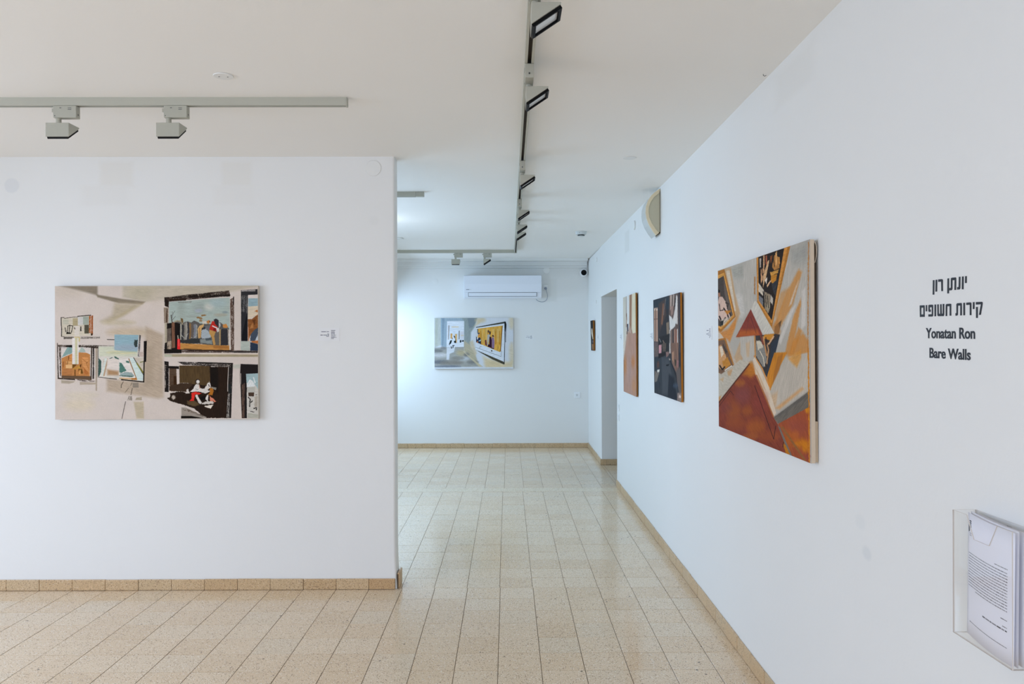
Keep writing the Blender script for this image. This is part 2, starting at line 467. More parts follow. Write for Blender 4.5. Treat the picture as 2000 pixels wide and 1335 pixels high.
for t in tiles:
    cx, cy = (t[0] + t[1]) / 2, (t[2] + t[3]) / 2
    p = view_pos(cx, cy)
    seen = p is not None and -40 < p[0] < 2040 and p[1] < 1375 and cx < 1.185
    if seen and cy > 4.76:
        seen = p[0] > 755
    (cand if seen else rest).append((cy, t))
cand.sort(key=lambda q: q[0])
singles, rest = cand[:300], rest + cand[300:]
for _, (x0, x1, y0, y1) in singles:
    o = link('tile', tile_mesh(x1 - x0 - GAP, y1 - y0 - GAP), floor)
    o.location = ((x0 + x1) / 2, (y0 + y1) / 2, random.uniform(-0.0005, 0.0004))
    o.rotation_euler = (random.gauss(0, 0.0012), random.gauss(0, 0.0012), random.gauss(0, 0.0012))
bm = BM()
for _, (x0, x1, y0, y1) in rest:
    bm_tile(bm, (x0 + x1) / 2, (y0 + y1) / 2, random.uniform(-0.0005, 0.0004), x1 - x0 - GAP, y1 - y0 - GAP,
            (random.gauss(0, 0.0012), random.gauss(0, 0.0012)))
tag(part('tile_field', bm, M['tile_field'], floor), kind='stuff')
bm = BM()
for a, b in ((-2.1, 1.182),):
    bm_box(bm, a, b, 7.808, 7.992, -0.03, 0.0005)
part('threshold', bm, M['threshold'], floor, bevel=0.0015)

# skirting: a mortar bed with every terrazzo piece on it
def skirting(name, p0, p1, joints, h, th, normal, jitter=0.0015, new=()):
    """p0->p1 along the wall; joints: distances of the joints; normal: unit direction into the room"""
    d = Vector((p1[0] - p0[0], p1[1] - p0[1], 0)); L = d.length; d.normalize(); nrm = Vector((normal[0], normal[1], 0))
    def box(bm, a, b, t0, t1, z0, z1):
        P = [Vector((p0[0], p0[1], 0)) + d * s + nrm * t for s, t in ((a, t0), (b, t0), (b, t1), (a, t1))]
        bm_prism(bm, [(q.x, q.y) for q in P], 'z', z0, z1)
    bm = BM(); box(bm, 0, L, 0.0, th * 0.6, 0.001, h * 0.9)
    base = struct(name, bm, M['grout'])
    js = [0.0] + [j for j in joints if 0.005 < j < L - 0.005] + [L]
    for i, (a, b) in enumerate(zip(js, js[1:])):
        bm = BM(); hh = h + random.uniform(-0.002, 0.002)
        box(bm, a + 0.0009, b - 0.0009, 0.0005, th + random.uniform(-jitter, jitter), 0.0015, hh)
        part('skirting_tile', bm, M['base_tile_new'] if i in new else M['base_tile'], base, bevel=0.003, bseg=2)
    return base
js = [0.002 + 0.2 * k for k in range(1, 26)]
nl = [j for j in js if j < 4.2] 
skirting('baseboard_left', (-5.0, 4.74), (-0.640, 4.74), nl + [4.2], 0.0665, 0.012, (0, -1), new=(21,))
skirting('baseboard_left_end', (-0.628, 4.742), (-0.628, 4.868), [], 0.098, 0.012, (1, 0), new=(0,))
skirting('baseboard_back', (-2.1, 11.04), (1.192, 11.04), [0.127 + 0.2005 * k for k in range(0, 16)] + [3.03], 0.066, 0.012, (0, -1))
skirting('baseboard_right', (wx(-3.9), -3.9), (wx(8.085), 8.085), [0.06 + 0.2 * k for k in range(0, 61)], 0.072, 0.010, (-1, 0))
skirting('baseboard_right_far', (wx(9.485), 9.485), (wx(11.03), 11.03), [0.2 * k for k in range(1, 8)], 0.07, 0.012, (-1, 0))
skirting('baseboard_doorway', (wx(9.49) - 0.010, 9.47), (wx(9.49) + TH, 9.47), [0.07, 0.27], 0.075, 0.012, (0, -1))

# ------------------------------------------------------------------ lighting tracks
def track(name, label, stations, lateral, caps=True, group=None):
    """stations: points on the ceiling line; lateral: unit vector across the track"""
    W, H, S, G = 0.018, 0.037, 0.0075, 0.024
    prof = [(-W, 0), (-W, -H), (-S, -H), (-S, -H + G), (S, -H + G), (S, -H), (W, -H), (W, 0)]
    t = thing(name, label, 'track', stations[0], group=group)
    o0 = Vector(stations[0]); lat = Vector(lateral)
    def loft(bm, prof, st):
        rings = [[bm.verts.new(Vector(s) - o0 + lat * p[0] + Vector((0, 0, p[1]))) for p in prof] for s in st]
        n = len(prof)
        for a, b in zip(rings, rings[1:]):
            for i in range(n): bm.faces.new((a[i], a[(i+1) % n], b[(i+1) % n], b[i]))
        bm.faces.new(rings[0]); bm.faces.new(rings[-1])
    bm = BM(); loft(bm, prof, stations); part('rail', bm, M['track'], t)
    bm = BM(); loft(bm, [(-S, -H + G - 0.004), (S, -H + G - 0.004), (S, -H + G - 0.0002), (-S, -H + G - 0.0002)], stations); part('conductor', bm, M['slot'], t)
    if caps:
        for a, b in ((stations[-1], stations[-2]),):
            d = (Vector(a) - Vector(b)).normalized()
            bm = BM(); loft(bm, [(-W - 0.001, 0), (-W - 0.001, -H - 0.001), (W + 0.001, -H - 0.001), (W + 0.001, 0)], (Vector(a) + d * 0.0002, Vector(a) + d * 0.008))
            part('end_cap', bm, M['lamp'], t)
    return t
Z0 = 2.635
track('ceiling_track', 'pale grey lighting track across the ceiling carrying two lamps, nearest on the left',
      [(-4.9, 3.607, Z0), (-0.700, 3.607, Z0)], (0, 1, 0), group='lighting tracks')
def tx(y): return 0.1355 + 0.0022 * (y - 2.57)
track('ceiling_track', 'long pale grey lighting track running away along the ceiling with six lamps',
      [(tx(-2.0), -2.0, Z0), (tx(5.0), 5.0, Z0), (tx(9.83), 9.83, cz(9.83))], (1, 0, 0), group='lighting tracks')
track('ceiling_track', 'lighting track across the far ceiling joining the end of the long one',
      [(-2.09, 9.815, cz(9.815)), (tx(9.8) - 0.0195, 9.815, cz(9.815))], (0, 1, 0), caps=False, group='lighting tracks')
t = track('ceiling_track', 'short lamp-free track end showing past the edge of the white partition',
      [(-2.09, 5.89, cz(5.89)), (-0.645, 5.89, cz(5.89))], (0, 1, 0), caps=False, group='lighting tracks')
bm = BM(); bm_box(bm, 1.446, 1.508, -0.019, 0.019, -0.036, -0.001); part('feed_box', bm, M['lamp'], t, bevel=0.002)

def luminaire():
    """adapter along +x, neck below the origin, wedge head facing +y"""
    t = thing('track_lamp', 'x', 'lamp')
    bm = BM(); bm_box(bm, -0.016, 0.090, -0.0175, 0.0175, -0.056, -0.0005)
    ad = part('adapter', bm, M['lamp'], t, bevel=0.0025)
    bm = BM(); bm_box(bm, -0.0285, -0.0162, -0.006, 0.006, -0.027, -0.011); part('lever', bm, M['lamp'], ad, bevel=0.0015)
    bm = BM()
    bm_box(bm, 0.0895, 0.0908, -0.003, 0.003, -0.043, -0.036); bm_box(bm, 0.014, 0.022, -0.0182, -0.0174, -0.013, -0.010)
    bm_box(bm, 0.052, 0.068, -0.0182, -0.0174, -0.013, -0.011); bm_box(bm, 0.052, 0.068, -0.0182, -0.0174, -0.020, -0.018)
    bm_box(bm, -0.010, -0.006, -0.0182, -0.0174, -0.050, -0.046)
    tag(part('print_and_screws', bm, M['steel'], ad), kind='stuff')
    bm = BM(); bm_lathe(bm, [(0.0118, -0.0562), (0.0118, -0.064), (0.0104, -0.065), (0.0118, -0.066), (0.0118, -0.0785)], seg=20)
    part('neck', bm, M['lamp'], t, smooth=True)
    # head
    A, B = (0.075, -0.0845), (-0.013, -0.1436)
    bm = BM(); bm_prism(bm, [(-0.013, -0.0785), (0.077, -0.0785), A, B], 'x', -0.0535, 0.0535)
    hd = part('housing', bm, M['lamp'], t, bevel=0.0012, bseg=1)
    d = Vector((A[0] - B[0], A[1] - B[1])); L = d.length; d.normalize(); n = Vector((d.y, -d.x))
    if n.y > 0: n = -n
    def slab(bm, x0, x1, s0, s1, t0, t1):
        P = [Vector(B) + d * s + n * q for s, q in ((s0, t0), (s1, t0), (s1, t1), (s0, t1))]
        bm_prism(bm, [(p.x, p.y) for p in P], 'x', x0, x1)
    bm = BM()
    w = 0.0475
    slab(bm, -w, w, 0.001, 0.011, 0.0002, 0.0102); slab(bm, -w, w, L - 0.011, L - 0.001, 0.0002, 0.0102)
    slab(bm, -w, -w + 0.0085, 0.011, L - 0.011, 0.0002, 0.0102); slab(bm, w - 0.0085, w, 0.011, L - 0.011, 0.0002, 0.0102)
    part('lamp_frame', bm, M['black'], t)
    bm = BM(); slab(bm, -w + 0.0085, w - 0.0085, 0.011, L - 0.011, 0.0004, 0.003); part('lens', bm, M['lens'], t)
    return t, [hd]
proto, _ = luminaire()
used = [False]
HEAD = ('housing', 'lamp_frame', 'lens')
def place_lamp(loc, rz, head, label):
    o = proto if not used[0] else copy_tree(proto)
    used[0] = True
    o.location = loc; o.rotation_euler = (0, 0, rz); o['label'] = label; o['group'] = 'track lamps'
    for ch in o.children:
        if ch.name.split('.')[0] in HEAD: ch.rotation_euler = (0, 0, head)
    return o
ZB = Z0 - 0.037
place_lamp((-2.0275, 3.607, ZB), 0, 0, 'pale wedge-shaped track lamp facing the wall, left of the two above the large pale painting')
place_lamp((-1.519, 3.607, ZB), 0, 0, 'pale wedge-shaped track lamp facing the wall, right of the two, nearer the free track end')
ords = ['nearest lamp of the long track, its frosted glass showing, cut off by the top edge',
        'second lamp along the long track, frosted glass still visible in its black frame',
        'third lamp along the long track, alone, only its black frame edge showing',
        'fourth lamp along the long track, first of the far cluster of three',
        'fifth lamp along the long track, middle one of the far cluster of three',
        'sixth and farthest lamp of the long track, close to the track corner']
for y0, lb in zip((2.322, 3.088, 4.725, 6.02, 6.80, 7.28), ords):
    y = y0 + 0.0535
    place_lamp((tx(y), y, cz(y) - 0.037), R(-90), 0, lb)
place_lamp((-0.606, 9.815, cz(9.815) - 0.037), 0, 0, 'left lamp on the far cross track, its flat back towards the room')
place_lamp((-0.240, 9.815, cz(9.815) - 0.037), 0, R(-90), 'right lamp on the far cross track, turned so its triangular side shows')

# ------------------------------------------------------------------ painted canvases
_rs = np.random.RandomState(11)
_TAB = _rs.rand(257, 257); _TAB[256] = _TAB[0]; _TAB[:, 256] = _TAB[:, 0]
def vnoise(x, y):
    xi = np.floor(x); yi = np.floor(y); fx = x - xi; fy = y - yi
    fx = fx * fx * (3 - 2 * fx); fy = fy * fy * (3 - 2 * fy)
    xi = xi.astype(int) % 256; yi = yi.astype(int) % 256
    a, b, c, d = _TAB[yi, xi], _TAB[yi, xi + 1], _TAB[yi + 1, xi], _TAB[yi + 1, xi + 1]
    return (a * (1 - fx) + b * fx) * (1 - fy) + (c * (1 - fx) + d * fx) * fy
def fbm(x, y, n=3):
    s, a, t = 0, 0.5, 0
    for i in range(n): s = s + a * vnoise(x * 2 ** i + 17 * i, y * 2 ** i + 5 * i); t += a; a *= 0.5
    return s / t

class Canvas:
    """paints a picture in sRGB numbers; quad: where the four corners (tl, tr, br, bl) sit in the drawing frame"""
    def __init__(self, w, h, quad, base):
        self.w, self.h = w, h
        self.a = np.zeros((h, w, 3)); self.a[:] = base
        A, rhs = [], []
        for (x, y), (u, v) in zip(quad, ((0, 0), (w, 0), (w, h), (0, h))):
            A.append([x, y, 1, 0, 0, 0, -u * x, -u * y]); rhs.append(u)
            A.append([0, 0, 0, x, y, 1, -v * x, -v * y]); rhs.append(v)
        self.H = np.append(np.linalg.solve(np.array(A, float), np.array(rhs, float)), 1).reshape(3, 3)
        self.seed = 0
        self.frame(0, 0, 1)
    def frame(self, ox, oy, s): self.f = (ox, oy, s)
    def pt(self, p):
        q = self.H @ np.array([self.f[0] + p[0] / self.f[2], self.f[1] + p[1] / self.f[2], 1.0])
        return q[:2] / q[2]
    def poly(self, pts, col, a=1.0, soft=1.5, rough=0.0, dry=0.0, ang=None, raw=False, var=0.08):
        P = np.array(pts, float) if raw else np.array([self.pt(p) for p in pts])
        m = soft + rough * 2 + 2
        x0, y0 = np.floor(P.min(0) - m).astype(int); x1, y1 = np.ceil(P.max(0) + m).astype(int)
        x0, y0, x1, y1 = max(0, x0), max(0, y0), min(self.w, x1), min(self.h, y1)
        if x1 <= x0 or y1 <= y0: return
        self.seed += 1
        Y, X = np.mgrid[y0:y1, x0:x1].astype(float)
        X += 0.5; Y += 0.5
        XX, YY = X, Y
        if rough > 0:
            k = 1 / max(2.0, rough * 1.2)
            XX = X + rough * 2 * (fbm(X * k + self.seed * 7.3, Y * k) - 0.5)
            YY = Y + rough * 2 * (fbm(X * k, Y * k + self.seed * 3.1 + 50) - 0.5)
        inside = np.zeros(X.shape, bool); dist = np.full(X.shape, 1e9)
        n = len(P)
        for i in range(n):
            ax, ay = P[i]; bx, by = P[(i + 1) % n]
            if ay != by:
                c = ((ay > YY) != (by > YY)) & (XX < (bx - ax) * (YY - ay) / (by - ay) + ax)
                inside ^= c
            dx, dy = bx - ax, by - ay; L = dx * dx + dy * dy + 1e-9
            t = np.clip(((XX - ax) * dx + (YY - ay) * dy) / L, 0, 1)
            dist = np.minimum(dist, (XX - ax - t * dx) ** 2 + (YY - ay - t * dy) ** 2)
        d = np.sqrt(dist) * np.where(inside, 1, -1)
        al = np.clip(0.5 + d / max(soft, 0.8), 0, 1) * a
        if ang is None:
            e = P[1] - P[0]; ang = math.atan2(e[1], e[0])
        c_, s_ = math.cos(ang), math.sin(ang)
        u, v = X * c_ + Y * s_, -X * s_ + Y * c_
        st = fbm(u / 26.0 + self.seed * 1.7, v / 2.4 + self.seed, 2)
        if dry > 0:
            wv = 0.55 * st + 0.45 * vnoise(X / 1.7, Y / 1.7)
            al = al * np.clip((wv - dry * 1.02 + 0.03) * 9 + 0.5, 0, 1)
        tone = 1 + var * 2 * (st - 0.5)
        al = al[..., None]
        reg = self.a[y0:y1, x0:x1]
        reg[:] = reg * (1 - al) + np.clip(np.array(col, float) * tone[..., None], 0, 255) * al
    def box(self, x0, y0, x1, y1, col, **k): self.poly([(x0, y0), (x1, y0), (x1, y1), (x0, y1)], col, **k)
    def line(self, pts, wid, col, **k):
        """wid: width in the drawing frame"""
        P = [np.array(p, float) for p in pts]
        for i in range(len(P) - 1):
            d = P[i + 1] - P[i]; L = np.hypot(*d) + 1e-9; nn = np.array([-d[1], d[0]]) / L * wid / 2
            e = d / L * wid * 0.2
            self.poly([P[i] - e + nn, P[i + 1] + e + nn, P[i + 1] + e - nn, P[i] - e - nn], col, **k)
    def blob(self, cx, cy, rx, ry, col, a=0.5, soft=None, **k):
        pts = [(cx + rx * math.cos(t), cy + ry * math.sin(t)) for t in np.linspace(0, 2 * math.pi, 21)[:-1]]
        q = self.pt((cx + rx, cy)) - self.pt((cx, cy)); q2 = self.pt((cx, cy + ry)) - self.pt((cx, cy))
        s = soft if soft is not None else 1.2 * min(np.hypot(*q), np.hypot(*q2))
        self.poly(pts, col, a=a, soft=s, ang=0.3, **k)
    def image(self, name, gain=1.0, weave=0.035, mottle=0.05):
        Y, X = np.mgrid[0:self.h, 0:self.w].astype(float)
        f = 1 + weave * (vnoise(X / 1.3, Y / 3.0) + vnoise(X / 3.0, Y / 1.3) - 1) + mottle * (fbm(X / 60, Y / 60) - 0.5)
        c = np.clip(self.a * f[..., None], 0, 255) / 255.0
        l = np.where(c <= 0.04045, c / 12.92, ((c + 0.055) / 1.055) ** 2.4) * np.array(gain if hasattr(gain, '__len__') else (gain,) * 3)
        l = np.clip(l, 0, 1)
        s = np.where(l <= 0.0031308, l * 12.92, 1.055 * l ** (1 / 2.4) - 0.055)
        px = np.ones((self.h, self.w, 4), np.float32); px[..., :3] = s[::-1]
        im = bpy.data.images.new(name, self.w, self.h); im.colorspace_settings.name = 'sRGB'
        im.pixels.foreach_set(px.ravel()); im.update(); im.pack()
        return im

def paint_material(name, im, rough=0.8, bump=0.25):
    t = NT(name)
    tx_ = t.n('ShaderNodeTexImage', ins={}); tx_.image = im; tx_.extension = 'EXTEND'; tx_.interpolation = 'Cubic'
    uv = t.n('ShaderNodeTexCoord').outputs['UV']; t.link(uv, tx_.inputs[0])
    ob = t.n('ShaderNodeTexCoord').outputs['Object']
    no = t.n('ShaderNodeTexNoise', ins={'Vector': ob, 'Scale': 400.0, 'Detail': 2.0})
    h = t.math('ADD', t.math('MULTIPLY', no.outputs[0], 0.5), tx_.outputs[0])
    return t.bsdf(tx_.outputs[0], rough, 0.06, bump=h, bump_s=bump, bump_d=0.001)

def picture_plane(x0, x1, z0, z1, y, thick=0.0015):
    """a thin sheet whose front (towards -y) carries the picture"""
    bm = BM(); uvl = bm.loops.layers.uv.new('uv')
    bm_box(bm, x0, x1, y, y + thick, z0, z1)
    for f in bm.faces:
        for l in f.loops:
            l[uvl].uv = ((l.vert.co.x - x0) / (x1 - x0), (l.vert.co.z - z0) / (z1 - z0))
    return bm
def painting(name, label, loc, rz, tilt, w, h, off, deep, mat, edge):
    """canvas on its stretcher; off: how far its face stands off the wall, deep: depth of the canvas sides"""
    t = thing(name, label, 'painting', loc, (tilt, 0, rz))
    f = picture_plane(-w / 2, w / 2, 0, h, -off)
    part('canvas', f, mat, t)
    bm = BM(); e = 0.0004
    th = 0.004
    y0, y1 = -off + 0.0016, -off + deep
    bm_box(bm, -w/2 + e, -w/2 + th, y0, y1, e, h - e); bm_box(bm, w/2 - th, w/2 - e, y0, y1, e, h - e)
    bm_box(bm, -w/2 + th, w/2 - th, y0, y1, e, th); bm_box(bm, -w/2 + th, w/2 - th, y0, y1, h - th, h - e)
    part('canvas_side', bm, edge, t)
    for (a, b, c, d) in ((-w/2 + 0.012, -w/2 + 0.05, 0.012, h - 0.012), (w/2 - 0.05, w/2 - 0.012, 0.012, h - 0.012),
                         (-w/2 + 0.05, w/2 - 0.05, 0.012, 0.05), (-w/2 + 0.05, w/2 - 0.05, h - 0.05, h - 0.012)):
        bm = BM(); bm_box(bm, a, b, y0 + 0.001, -0.0012, c, d); part('stretcher_bar', bm, M['stretcher'], t)
    return t

# ---- large pale painting on the left wall
def art_gallery_wall():
    c = Canvas(1240, 816, ((107, 558), (504.5, 558), (504.5, 819), (107.5, 819)), (193, 184, 176))
    T1, T2, T3, T4 = (100, 550, 9.524), (300, 550, 9.524), (100, 685, 9.524), (300, 685, 9.524)
    K = (24, 20, 17)
    # washes
    c.frame(*T1)
    c.blob(300, 180, 330, 120, (182, 172, 158), 0.5)
    c.poly([(1330, 60), (4000, 60), (3000, 250), (2050, 330), (1750, 375), (1330, 290)], (172, 165, 147), 0.85, 18)
    c.blob(1700, 200, 250, 120, (166, 160, 138), 0.6)
    c.poly([(140, 70), (860, 70), (862, 252), (640, 190), (420, 130)], (122, 113, 98), 0.9, 14)
    c.poly([(835, 235), (1300, 315), (1750, 372), (1690, 418), (1250, 395), (860, 285)], (118, 109, 92), 0.9, 9)
    c.poly([(1180, 395), (1690, 405), (1330, 640), (1050, 760), (920, 730), (1130, 620)], (164, 153, 130), 0.8, 26)
    c.poly([(1500, 480), (1720, 395), (1400, 600), (1200, 700), (1050, 740)], (160, 148, 112), 0.5, 18)
    c.blob(1450, 940, 420, 90, (176, 160, 134), 0.7)
    c.blob(1250, 760, 330, 50, (176, 166, 138), 0.6)
    c.frame(*T2); c.blob(150, 280, 240, 150, (186, 176, 162), 0.5)
    c.frame(*T3)
    c.blob(520, 1000, 280, 120, (194, 183, 158), 0.6); c.blob(560, 820, 320, 60, (188, 180, 158), 0.5)
    c.poly([(1760, -450), (2080, -300), (2090, 860), (1990, 890), (1700, 845), (1030, 752), (1030, 520), (1700, 585)], (165, 150, 131), 0.9, 22)
    c.poly([(1760, -100), (1900, -60), (1890, 640), (1740, 640)], (150, 137, 118), 0.5, 30)
    c.poly([(1530, 950), (1718, 950), (1722, 1262), (1585, 1262)], (173, 162, 138), 0.9, 10)
    c.box(1512, 590, 1622, 685, (130, 122, 110), soft=3); c.poly([(1440, 840), (1502, 846), (1502, 925), (1410, 920)], (128, 122, 112), dry=0.45, ang=1.5)
    c.poly([(1580, 872), (1682, 862), (1682, 918), (1560, 918)], (158, 148, 128), soft=4)
    for q, w_ in (([(1338, 575), (1300, 640), (1298, 690)], 9), ([(1500, 590), (1476, 650)], 6), ([(1440, 690), (1370, 775)], 5), ([(1505, 700), (1480, 820)], 9), ([(1380, 945), (1310, 1265)], 9)):
        c.line(q, w_, (46, 40, 34), rough=1)
    # small picture
    c.frame(*T1)
    c.poly([(188, 668), (490, 652), (735, 622), (738, 1000), (192, 1015)], (188, 181, 164), rough=1)
    c.box(210, 700, 320, 790, (176, 174, 158), soft=6); c.box(398, 678, 492, 815, (158, 147, 116), soft=3)
    c.box(495, 650, 590, 800, (188, 188, 184), soft=3); c.box(590, 645, 700, 795, (146, 155, 144), soft=4)
    c.box(615, 800, 700, 960, (76, 73, 60), soft=2, rough=2); c.box(430, 820, 520, 1000, (196, 190, 180), soft=4)
    for q in ([(300, 825), (345, 805), (400, 820), (385, 890), (365, 960)], [(255, 850), (270, 930)], [(310, 830), (292, 940)], [(345, 810), (330, 930)]):
        c.line(q, 11, K, rough=1.5)
    c.poly([(280, 945), (310, 930), (325, 945), (345, 932), (366, 965), (282, 970)], K, rough=1.5)
    c.poly([(540, 832), (556, 832), (560, 912), (540, 918)], K, rough=2); c.line([(430, 850), (440, 880)], 16, (70, 60, 50), rough=2)
    c.poly([(705, 640), (735, 625), (730, 960), (698, 940)], (152, 80, 34), rough=2, dry=0.35, ang=1.57)
    c.poly([(745, 632), (776, 622), (774, 985), (740, 996)], (136, 70, 30), rough=2, dry=0.3, ang=1.57)
    c.poly([(738, 960), (768, 958), (766, 998), (736, 998)], (52, 34, 24), rough=2)
    for q, w_ in (([(182, 662), (185, 800), (192, 860), (188, 1016)], 13), ([(182, 662), (240, 662)], 10), ([(240, 680), (400, 655), (490, 655)], 8), ([(490, 640), (735, 620)], 13), ([(188, 1016), (240, 1018)], 8)):
        c.line(q, w_, K, rough=1.5)
    c.poly([(230, 1018), (420, 1022), (420, 1062), (228, 1064)], (96, 90, 82), rough=1, dry=0.3)
    c.poly([(540, 1022), (905, 1018), (905, 1056), (540, 1058)], (96, 90, 82), rough=1, dry=0.5)
    # left framed landscape
    c.frame(*T3)
    c.poly([(180, -90), (740, -80), (735, 480), (185, 480)], (196, 190, 184))
    c.poly([(190, 120), (300, -70), (390, -100), (390, 40), (300, 70)], (122, 150, 146), rough=2); c.poly([(500, 30), (560, -70), (610, -40), (640, 20)], (140, 160, 152), rough=2, a=0.8)
    c.poly([(190, 135), (320, 75), (400, 45), (500, 28), (640, 30), (722, 65), (716, 472), (190, 478)], (172, 118, 68), rough=2)
    for q, cc in (([(330, 90), (388, 78), (388, 160), (325, 170)], (190, 130, 76)), ([(270, 190), (388, 195), (388, 240), (300, 250)], (186, 142, 90)),
                  ([(265, 260), (390, 250), (388, 330), (268, 320)], (206, 166, 116)), ([(300, 190), (310, 185), (308, 250), (296, 250)], (96, 60, 32)),
                  ([(318, 95), (332, 90), (328, 170), (314, 172)], (110, 66, 34)), ([(390, 250), (480, 250), (390, 330)], (98, 68, 26)),
                  ([(390, 335), (520, 260), (540, 320), (400, 350)], (176, 130, 58)), ([(215, 330), (390, 325), (388, 460), (200, 450)], (160, 108, 64)),
                  ([(430, 345), (450, 345), (450, 460), (430, 460)], (96, 62, 28)), ([(500, 330), (570, 335), (592, 420), (520, 430)], (104, 72, 32)),
                  ([(520, 350), (545, 350), (545, 430), (510, 430)], (196, 142, 82)), ([(560, 120), (690, 120), (700, 400), (600, 380)], (190, 134, 82)),
                  ([(530, 260), (560, 240), (550, 310), (535, 310)], (92, 56, 30)), ([(655, 210), (675, 200), (665, 240)], (110, 66, 36)),
                  ([(600, 300), (690, 400), (680, 440), (610, 440)], (164, 102, 54)), ([(210, 210), (235, 190), (230, 300), (215, 310)], (140, 88, 48))):
        c.poly(cc and q, cc, rough=2, var=0.14)
    c.line([(560, 130), (640, 200), (690, 330)], 10, (140, 84, 44), a=0.6, rough=2); c.line([(590, 300), (640, 380)], 10, (130, 78, 40), a=0.6, rough=2)
    c.poly([(190, 455), (740, 470), (740, 545), (190, 500)], (82, 62, 44), rough=1, a=0.9)
    c.poly([(108, -130), (170, -100), (176, 500), (115, 520)], (198, 190, 184))
    c.poly([(104, -150), (120, -150), (140, 515), (118, 520)], (50, 42, 36), dry=0.35, ang=1.55, rough=1); c.poly([(140, -90), (178, -90), (182, 470), (160, 480)], (58, 46, 38), dry=0.4, ang=1.55, rough=1)
    c.poly([(118, 495), (440, 520), (440, 545), (118, 520)], (54, 44, 36), dry=0.25, rough=1); c.poly([(440, 520), (830, 560), (760, 578), (520, 560)], (60, 50, 44), dry=0.5, rough=1)
    c.poly([(735, -85), (795, -90), (788, 525), (740, 545)], (196, 190, 182)); c.poly([(738, -85), (762, -85), (748, 540), (728, 530)], (58, 44, 34), rough=1, dry=0.2, ang=1.57)
    c.poly([(770, -90), (800, -90), (795, 520), (765, 525)], (44, 38, 36), dry=0.4, ang=1.57, rough=1)
    c.poly([(820, -80), (862, -80), (850, 745), (822, 740)], (150, 138, 122), rough=1, a=0.9); c.box(866, -90, 874, 480, K)
    c.poly([(180, 540), (440, 562), (420, 585), (330, 610), (185, 600)], (158, 148, 132), soft=5); c.poly([(530, 575), (835, 590), (830, 625), (530, 630)], (160, 148, 132), soft=5)
    c.frame(*T1)
    c.poly([(104, 1170), (388, 1172), (388, 1222), (106, 1208)], (70, 60, 52), dry=0.45, rough=1); c.poly([(280, 1178), (390, 1176), (392, 1222), (270, 1205)], K, dry=0.3, rough=1)
    c.poly([(505, 1170), (1160, 1190), (1155, 1255), (510, 1215)], (48, 40, 34), dry=0.42, rough=1); c.poly([(1030, 1068), (1610, 1076), (1605, 1090), (1040, 1082)], (60, 56, 52), rough=1, dry=0.2)
    # right framed seascape
    c.frame(*T3)
    c.poly([(876, -90), (1170, -90), (1630, 60), (1720, 120), (1712, 575), (876, 480)], (194, 191, 183))
    c.poly([(880, -80), (1180, -80), (1610, 0), (1600, 105), (890, 100)], (188, 192, 172), soft=10)
    c.poly([(1175, -305), (1625, -295), (1600, 25), (1480, 30), (1175, -20)], (132, 162, 172), soft=3)
    c.blob(1400, -60, 240, 60, (146, 158, 170), 0.7); c.blob(1300, 30, 280, 30, (188, 184, 140), 0.7); c.line([(1100, 40), (1600, 10)], 14, (160, 175, 160), a=0.7)
    c.poly([(880, 130), (930, 190), (925, 390), (890, 470), (876, 470)], (52, 78, 72), rough=2)
    c.poly([(965, 200), (985, 130), (1060, 140), (990, 470), (950, 470)], (160, 130, 100), rough=2, a=0.8); c.poly([(985, 130), (1040, 140), (960, 470), (930, 470)], (188, 196, 190), rough=1)
    c.poly([(1040, 150), (1255, 150), (1255, 450), (1040, 450)], (202, 194, 186), soft=4); c.poly([(1040, 345), (1250, 380), (1250, 455), (1045, 450)], (156, 126, 94), soft=16)
    c.poly([(1080, 140), (1140, 115), (1130, 135), (1085, 150)], (70, 90, 82), rough=1); c.poly([(1165, 105), (1190, 100), (1260, 145), (1250, 160), (1190, 140)], (62, 92, 80), rough=2)
    c.poly([(1262, 165), (1430, 140), (1560, 480), (1580, 540), (1265, 500)], (206, 202, 196))
    c.poly([(1268, 215), (1310, 230), (1400, 370), (1300, 410), (1266, 400)], (72, 112, 102), rough=3); c.poly([(1380, 190), (1440, 185), (1455, 230), (1400, 220)], (74, 108, 96), rough=3)
    c.poly([(1280, 420), (1400, 390), (1500, 410), (1550, 470), (1400, 475), (1270, 455)], (134, 152, 150), rough=5, dry=0.2); c.poly([(1270, 455), (1540, 470), (1500, 490), (1268, 470)], (64, 92, 84), rough=2)
    c.line([(1440, 145), (1590, 530)], 14, (128, 92, 50)); c.poly([(1265, 495), (1580, 510), (1590, 545), (1265, 520)], (190, 160, 120), rough=2); c.poly([(1480, 515), (1590, 500), (1595, 540), (1500, 540)], (160, 104, 46), rough=2)
    c.poly([(1452, 130), (1530, 125), (1712, 445), (1702, 555), (1600, 545)], (186, 202, 198)); c.line([(1530, 125), (1710, 440)], 12, (40, 40, 34))
    c.poly([(1545, 130), (1715, 130), (1712, 435)], (182, 174, 160)); c.line([(1590, 230), (1710, 410)], 26, (116, 112, 50), rough=2); c.line([(1650, 215), (1712, 200)], 14, (110, 112, 60))
    c.poly([(1545, 1 - 200), (1610, -205), (1600, -80), (1560, -60), (1540, -110)], (50, 60, 58), rough=4)
    c.poly([(1640, -300), (1665, -290), (1640, 110), (1610, 100)], (60, 60, 62), dry=0.4, ang=1.6, rough=1); c.poly([(1640, 20), (1710, 20), (1712, 120), (1640, 110)], (176, 160, 150), rough=3)
    c.poly([(1722, -180), (1778, -185), (1764, 205), (1720, 205)], (20, 18, 17), rough=1.5); c.line([(1728, 190), (1718, 585)], 22, K)
    c.line([(868, 485), (1100, 515)], 9, K); c.line([(1080, 512), (1215, 525)], 14, (58, 54, 48)); c.line([(1300, 535), (1720, 580)], 20, K, rough=1)
    # yellow and white strip
    c.frame(*T1); c.box(428, 1020, 532, 1112, (186, 172, 124), soft=2)
